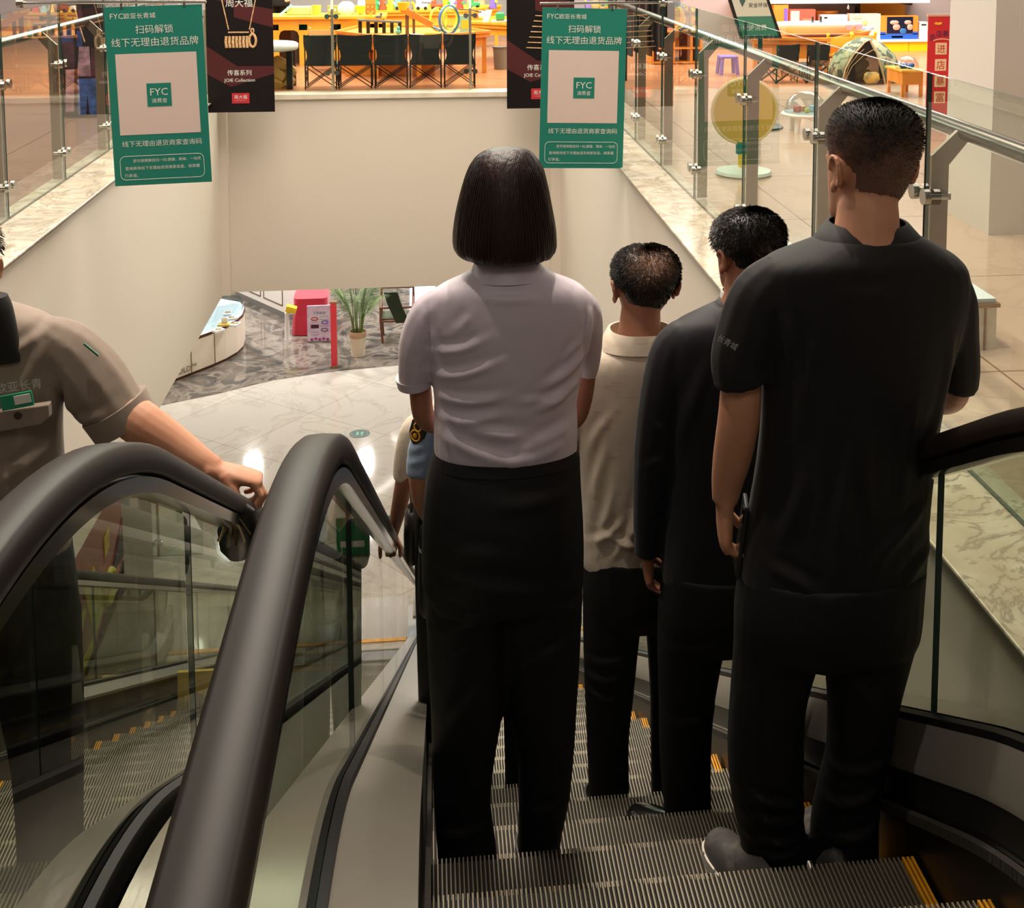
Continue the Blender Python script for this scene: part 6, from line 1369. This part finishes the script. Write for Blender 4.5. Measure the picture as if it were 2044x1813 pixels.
for i, (x, y) in enumerate(((448, 640), (462, 628), (436, 652), (470, 640), (455, 618))):
    q = at(x, y+10, Z=z0+HC+.03); k = Matrix.Rotation(.4*i, 3, 'Z')
    lab = ('yellow display block with a small sign', 'white necklace bust card', 'pale ring tray nearest the front', 'white bracelet pad at the right', 'small pale pad furthest back')[i]+' inside the glass case'
    t2 = thing('display_pad', tuple(q), lab, 'display', 'pads inside the jewellery case')
    MB().cbox(q+Vector((0, 0, .02)), (.2 if i else .22, .14, .04), k).build('pad', (mat('pad_gold', (222, 190, 92), .5) if i == 0 else mat('pad_white', (232, 230, 226), .5)), t2, bevel=.005)
    MB().tube([q+Vector((.05*math.cos(u), .03*math.sin(u), .045)) for u in [i2*.5 for i2 in range(13)]], .006, 6).build('jewel_ring', mat('jewel_gold', (230, 180, 70), .25, .9), t2)
    if i == 0: MB().cbox(q+Vector((0, .02, .09)), (.1, .012, .10), k).build('price_sign', IV, t2)
# second, white counter behind
b2 = lp((470, 592), (577, 640), (606, 622), (520, 584)); cx2 = sum(p[0] for p in b2)/4; cy2 = sum(p[1] for p in b2)/4
T = thing('white_counter', (cx2, cy2, ZL), 'white counter with dark base behind the curved jewellery counter', 'counter')
MB().prism(b2, z0, z0+.12, 'Z').build('counter_base', mat('base_stone', (120, 116, 112), .3), T); MB().prism([(cx2+(x-cx2)*1.01, cy2+(y-cy2)*1.01) for x, y in b2], z0+.12, z0+.95, 'Z').build('counter_body', WHITE, T)
A, B = Vector((*b2[0], 0)), Vector((*b2[1], 0))
for f in (.15, .55):
    P1, P2 = A.lerp(B, f), A.lerp(B, f+.34); n = Vector((0, -.012, 0)); m = MB()
    for s1, s2 in (((P1, .25), (P1, .8)), ((P1, .8), (P2, .8)), ((P2, .8), (P2, .25)), ((P2, .25), (P1, .25))): m.bar(s1[0]+n+Vector((0, 0, z0+s1[1])), s2[0]+n+Vector((0, 0, z0+s2[1])), .015)
    m.build('panel_frame', BZ, T)
# table under a crimson cloth
Yr = 23.4; A, B = at(584, 690, Y=Yr), at(658, 690, Y=Yr); zt2 = at(600, 597, Y=Yr).z
T = thing('draped_table', ((A.x+B.x)/2, Yr+.4, ZL), 'table draped with a crimson cloth behind the pink signboard', 'table')
CRI = mat('cloth_crimson', (186, 24, 52), .75, sheen=.3); m = MB(); rings = []
for k, z in ((1.0, zt2), (1.01, zt2-.03), (1.0, zt2-.3), (1.06, ZL+.35), (1.12, ZL+.02)):
    pts = []; hx = (B.x-A.x)/2*.93; cxr = (A.x+B.x)/2
    for j in range(48):
        a = 2*math.pi*j/48; c, s = math.cos(a), math.sin(a); w = 1+(.05*math.sin(a*9+1)*(1.04-k)*0 + .035*math.sin(a*11)*max(0, (zt2-z)))
        pts.append(Vector((cxr+hx*k*w*math.copysign(abs(c)**.3, c), Yr+.4+.4*k*w*math.copysign(abs(s)**.3, s), z)))
    rings.append(pts)
m.loft(rings).build('table_cloth', CRI, T, smooth=50)
MB().box((A.x+.05, Yr+.05, zt2-.03), (B.x-.05, Yr+.75, zt2-.005)).build('table_board', mat('board_wood', (120, 80, 50), .6), T)
# pink signboard
Ys = 23.0; A, B = at(614, 688, Y=Ys), at(663, 688, Y=Ys); zt3 = at(614, 611, Y=Ys).z; w = B.x-A.x; h = zt3-ZL
T = thing('signboard', ((A.x+B.x)/2, Ys, ZL+.004), 'pink and white signboard with jewellery pictures before the crimson table', 'sign')
MB().box((A.x, Ys, z0+.01), (B.x, Ys+.03, zt3)).build('board', mat('board_pale', (236, 222, 232), .4, vary=(2.2, (226, 170, 222), (1, 1, 1.4), .42, .62)), T); MB().box((A.x+.02, Ys-.03, z0), (B.x-.02, Ys+.2, z0+.012)).build('foot', STEEL, T)
def sp(u, v): return Vector((A.x+u*w, Ys-.004, ZL+v*h))
text('玉佩首饰', w*.5, sp(.5, .80), T, mat('ink_blue', (120, 130, 170), .6), 'heading')
for i, (u, v, mt) in enumerate(((.30, .64, RED), (.72, .54, PUR), (.70, .33, GRY))): MB().tube([sp(u, v)+Vector((.06*math.cos(q), -.002, .03*math.sin(q))) for q in [2*math.pi*j/16 for j in range(17)]], .010, 6).build('bracelet_picture', mt, T)
a2, b3 = sp(.15, .38), sp(.47, .48); MB().box((a2.x, Ys-.004, a2.z), (b3.x, Ys-.001, b3.z)).build('photo_picture', mat('photo_maroon', (70, 26, 34), .5), T)
for i in range(5): c = sp(.18+.16*i, .07+.02*(i % 2)); MB().ball(c, (.03, .003, .03), 8, 6).build('flower_picture', mat('flower_magenta', (190, 80, 150), .6), T)
for v in (.70, .62, .56, .44, .28, .2): c1, c2 = sp(.52 if v > .6 or v == .44 else .14, v), sp(.86 if v > .6 or v == .44 else .46, v); MB().bar(c1, c2, .008, .002).build('text_line', MATS['ink_blue'], T)
# tall red sign seen edge on
q = at(667, 735, Z=ZL); zt4 = at(667, 606, Y=q.y).z; T = thing('red_sign_stand', (q.x, q.y, ZL+.004), 'tall narrow red sign stand between the pink signboard and the potted palm', 'sign')
MB().box((q.x-.05, q.y, z0+.04), (q.x+.055, q.y+.10, zt4)).build('sign_panel', mat('sign_red', (212, 44, 56), .45), T); MB().box((q.x-.07, q.y-.02, z0), (q.x+.07, q.y+.12, z0+.04)).build('sign_base', mat('base_oak', (150, 116, 80), .5), T); MB().box((q.x-.06, q.y-.005, zt4), (q.x+.065, q.y+.105, zt4+.03)).build('sign_cap', MATS['base_oak'], T)
# white post stool with yellow folded cloth
q = at(574, 679, Z=ZL); T = thing('white_stand', (q.x, q.y, ZL+.004), 'slim white stand with a yellow item left of the crimson table', 'stand'); MB().lathe([(0, 0), (.06, 0), (.05, .05), (.042, .5), (.05, .52), (0, .52)], (q.x, q.y, z0), 16).build('column', WHITE, T, smooth=50)
MB().cbox((q.x+.08, q.y+.02, z0+.60), (.2, .16, .12), Matrix.Rotation(.3, 3, 'Y')).build('yellow_box', TYE, T, bevel=.01); MB().cbox((q.x+.06, q.y+.02, z0+.53), (.2, .16, .02)).build('plate', WHITE, T)
# potted palm
q = at(715, 709, Z=ZL); x, y = q.x, q.y; hp2 = at(715, 660, Y=y).z-ZL; T = thing('potted_palm', (x, y, ZL+.004), 'potted palm in a cream pot with brown rim on the dark marble', 'plant')
r1 = 17*y/F; MB().lathe([(0, 0), (r1*.82, 0), (r1*.86, hp2*.3), (r1*.9, hp2*.31), (r1*.95, hp2*.72), (r1*.98, hp2*.73), (r1*.98, hp2*.75), (r1*.85, hp2*.75), (0, hp2*.7)], (x, y, z0), 28).build('pot', mat('pot_cream', (232, 216, 190), .4), T, smooth=50)
MB().lathe([(r1*.96, hp2*.74), (r1*1.0, hp2*.76), (r1*1.02, hp2*.98), (r1*.98, hp2), (r1*.9, hp2*.98), (r1*.9, hp2*.8)], (x, y, z0), 28).build('pot_rim', mat('rim_brown', (186, 150, 116), .45), T, smooth=50); MB().lathe([(0, hp2*.86), (r1*.9, hp2*.86), (r1*.9, hp2*.84), (0, hp2*.84)], (x, y, z0), 20).build('soil', mat('soil_dark', (50, 38, 28), .9), T)
PAL = mat('palm_green', (78, 110, 50), .55, vary=(6, (128, 150, 76), (1, 1, 1), .4, .65)); rnd = random.Random(12)
for i in range(15):
    a = rnd.uniform(0, 6.283); L = rnd.uniform(.9, 1.45); lean = rnd.uniform(.15, .6); m = MB(); pts = []; o = Vector((x+.09*math.cos(a), y+.09*math.sin(a), z0+hp2*.84))
    for k in range(9): u = k/8; pts.append(o+Vector((math.cos(a)*lean*u*u*L, math.sin(a)*lean*u*u*L, L*(u-.18*lean*u**3))))
    m.tube(pts, [.012-.001*k for k in range(9)], 6)
    for k in range(3, 36):
        u = k/36; p0 = o+Vector((math.cos(a)*lean*u*u*L, math.sin(a)*lean*u*u*L, L*(u-.18*lean*u**3)))
        if u < .38: continue
        for s in (-1, 1):
            d = Vector((math.cos(a)*.6-s*math.sin(a), math.sin(a)*.6+s*math.cos(a), .35-.5*u)).normalized(); l = .26*(1-.6*abs(u-.6))
            n = d.cross(Vector((0, 0, 1))).normalized()*.012; tip = p0+d*l+Vector((0, 0, -.12*l)); mid = p0+d*l*.5; kk = len(m.v); m.add([p0, mid+n, tip, mid-n, mid+Vector((0, 0, .004))], [(0, 1, 4), (1, 2, 4), (2, 3, 4), (3, 0, 4)])
    m.build('frond', PAL, T)
# wooden armchair with green cloth
q = at(790, 684, Z=ZL); T = thing('wooden_armchair', (q.x, q.y, ZL+.004), 'brown wooden armchair with a dark green throw on the dark marble', 'chair'); WD = mat('wood_walnut', (120, 70, 44), .4); x, y = q.x-.28, q.y
for sx, sy in ((0, 0), (.62, 0), (0, .5), (.62, .5)): MB().tube([Vector((x+sx*.9+.03, y+sy*.9, z0)), Vector((x+sx, y+sy, z0+.42)), Vector((x+sx, y+sy+(.08 if sy else 0), z0+(.95 if sy else .68)))], [.022, .026, .02], 10).build('leg', WD, T, smooth=True)
for sx in (0, .62): MB().tube([Vector((x+sx, y-.04, z0+.68)), Vector((x+sx, y+.3, z0+.70)), Vector((x+sx, y+.56, z0+.72))], .026, 10).build('arm_rest', WD, T, smooth=True)
MB().tube([Vector((x, y, z0+.42)), Vector((x+.62, y, z0+.42))], .024, 10).build('front_rail', WD, T, smooth=True); MB().tube([Vector((x, y+.58, z0+.92)), Vector((x+.62, y+.58, z0+.92))], .03, 10).build('back_rail', WD, T, smooth=True); MB().tube([Vector((x, y-.02, z0+.69)), Vector((x+.62, y-.02, z0+.69))], .022, 10).build('cross_rail', WD, T, smooth=True)
MB().box((x+.02, y+.02, z0+.42), (x+.6, y+.5, z0+.47)).build('seat', mat('seat_olive', (70, 76, 50), .8), T, bevel=.015)
o = Vector((x+.2, y-.05, 0)); m = MB(); m.loft([[o+Vector((u+.22*t, .02*math.sin(u*30)-.03+.0*t, z0+1.0-.62*t**.8+.05*t*t)) for u in (-.13, -.04, .05, .13)]+[o+Vector((u+.22*t, .04, z0+1.0-.62*t**.8)) for u in (.13, -.13)] for t in (0, .2, .4, .6, .8, 1.0)])
T2 = m.build('throw_cloth', mat('throw_green', (46, 56, 34), .85), label='dark green throw hanging over the wooden armchair', cat='cloth', smooth=50)
# round floor sticker
q = at(718, 866, Z=ZL); T = thing('floor_sticker', (q.x, q.y, ZL), 'round black floor sticker with green arrows on the white tiles', 'sticker'); MB().lathe([(0, 0), (.16, 0), (.16, .003), (0, .003)], (q.x, q.y, ZL), 32).build('disc', BLACK, T)
m = MB()
for s in (-1, 1): m.prism([(q.x+s*(.035+.0*u)+u, q.y+s*v) for u, v in ((-.016, -.07), (.016, -.07), (.016, .02), (.036, .02), (0, .075), (-.036, .02), (-.016, .02))], ZL+.003, ZL+.005, 'Z')
m.build('arrow', mat('arrow_mint', (120, 214, 170), .5), T); MB().tube([Vector((q.x+.13*math.cos(a), q.y+.13*math.sin(a), ZL+.003)) for a in [2*math.pi*j/32 for j in range(33)]], .004, 6).build('ring_print', MATS['arrow_mint'], T)
# advertising pillar under the left floor
MB().box((-3.3, 8.1, ZL), (-2.6, 11.2, ZS)).build('column_lower', mat('column_grey', (176, 168, 150), .5), kind='structure')
X0 = -2.595; T = thing('poster_panel', (-2.57, 9.3, -4.15), 'orange and red advertisement with yellow shapes on the lower pillar', 'poster')
za, zb = at(243, 1182, X=X0).z, at(243, 925, X=X0).z; ya0, ya1 = 8.3, at(243, 1180, X=X0).y
MB().box((X0, ya0, za), (X0+.02, ya1, zb)).build('board', mat('ad_orange', (176, 84, 48), .35, vary=(1.2, (132, 44, 36), (1, 1, 1), .4, .7)), T)
def ap(u, v): return (ya0+u*(ya1-ya0), za+v*(zb-za))
for nm, mt, polys in (('dark_fold', mat('ad_dark', (52, 30, 32), .5), (((.62, .42), (.8, .40), (1, .56), (1, .3), (.75, .34)), ((.3, .0), (1, .26), (1, .12), (.7, .02)))), ('red_fold', mat('ad_red', (176, 62, 58), .5), (((.6, .38), (.8, .36), (1, .62), (1, .56), (.8, .42)), ((.1, .0), (.6, .0), (1, .14), (1, .24), (.5, .1)))), ('yellow_slab', mat('ad_yellow', (222, 214, 62), .45), (((.34, .62), (.50, .66), (.66, .22), (.48, .14)), ((.12, .3), (.34, .5), (.36, .44), (.16, .2)), ((.2, .14), (.5, .16), (.42, .02), (.2, .04)))), ('yellow_tag', mat('ad_tag', (236, 206, 40), .45), (((.68, .56), (.76, .58), (.76, .74), (.68, .72)), ((.82, .9), (.9, .92), (.9, .98), (.82, .96))))):
    m = MB()
    for poly in polys: m.prism([ap(u, v) for u, v in poly], X0+.02, X0+.026, 'X')
    m.build(nm, mt, T)
y9, z9 = ap(.72, .3); MB().tube([Vector((X0+.03+.0*i, y9+.14*math.cos(q), z9+.12*math.sin(q))) for q in [2*math.pi*j/18 for j in range(19)]], .03, 8).build('yellow_ring', MATS['ad_yellow'], T, smooth=True)
text('开工大吉', .55, (X0+.026, *ap(.5, .4)), T, mat('ad_ink', (236, 240, 210), .5), 'lettering', face='+X', rot=-1.15, depth=.002)
# green notice boards beyond the foot of the escalators
q = at(712, 1110, Z=ZL); T = thing('floor_notice', (q.x, q.y, ZL), 'green and white notice panel standing beyond the foot of the escalators', 'sign'); MB().box((q.x-.25, q.y, ZL+.02), (q.x+.42, q.y+.03, ZL+.5)).build('board', mat('notice_green', (34, 140, 84), .5), T); MB().box((q.x-.27, q.y-.05, ZL), (q.x+.44, q.y+.08, ZL+.02)).build('foot', STEEL, T)
MB().box((q.x-.2, q.y-.004, ZL+.12), (q.x+.1, q.y, ZL+.2)).box((q.x+.2, q.y-.004, ZL+.08), (q.x+.4, q.y, ZL+.44)).build('white_panel', WHITE, T)
# lamps on the ceiling of the lower floor: two curved light strips
for i, (r, y9, lab) in enumerate(((2.6, 31.0, 'larger curved light strip on the lower ceiling'), (1.7, 30.4, 'smaller curved light strip on the lower ceiling'))):
    m = MB(); m.tube([Vector((-3.2+r*math.cos(a), y9-4+r*math.sin(a), ZS-.03)) for a in [-.9+.1*k for k in range(15)]], [(.03, .03)]*15, 8)
    m.build('light_strip', mat('strip_light', (255, 250, 240), .5, emit=((255, 248, 236), 9)), label=lab, cat='lamp', group='curved light strips', smooth=True)
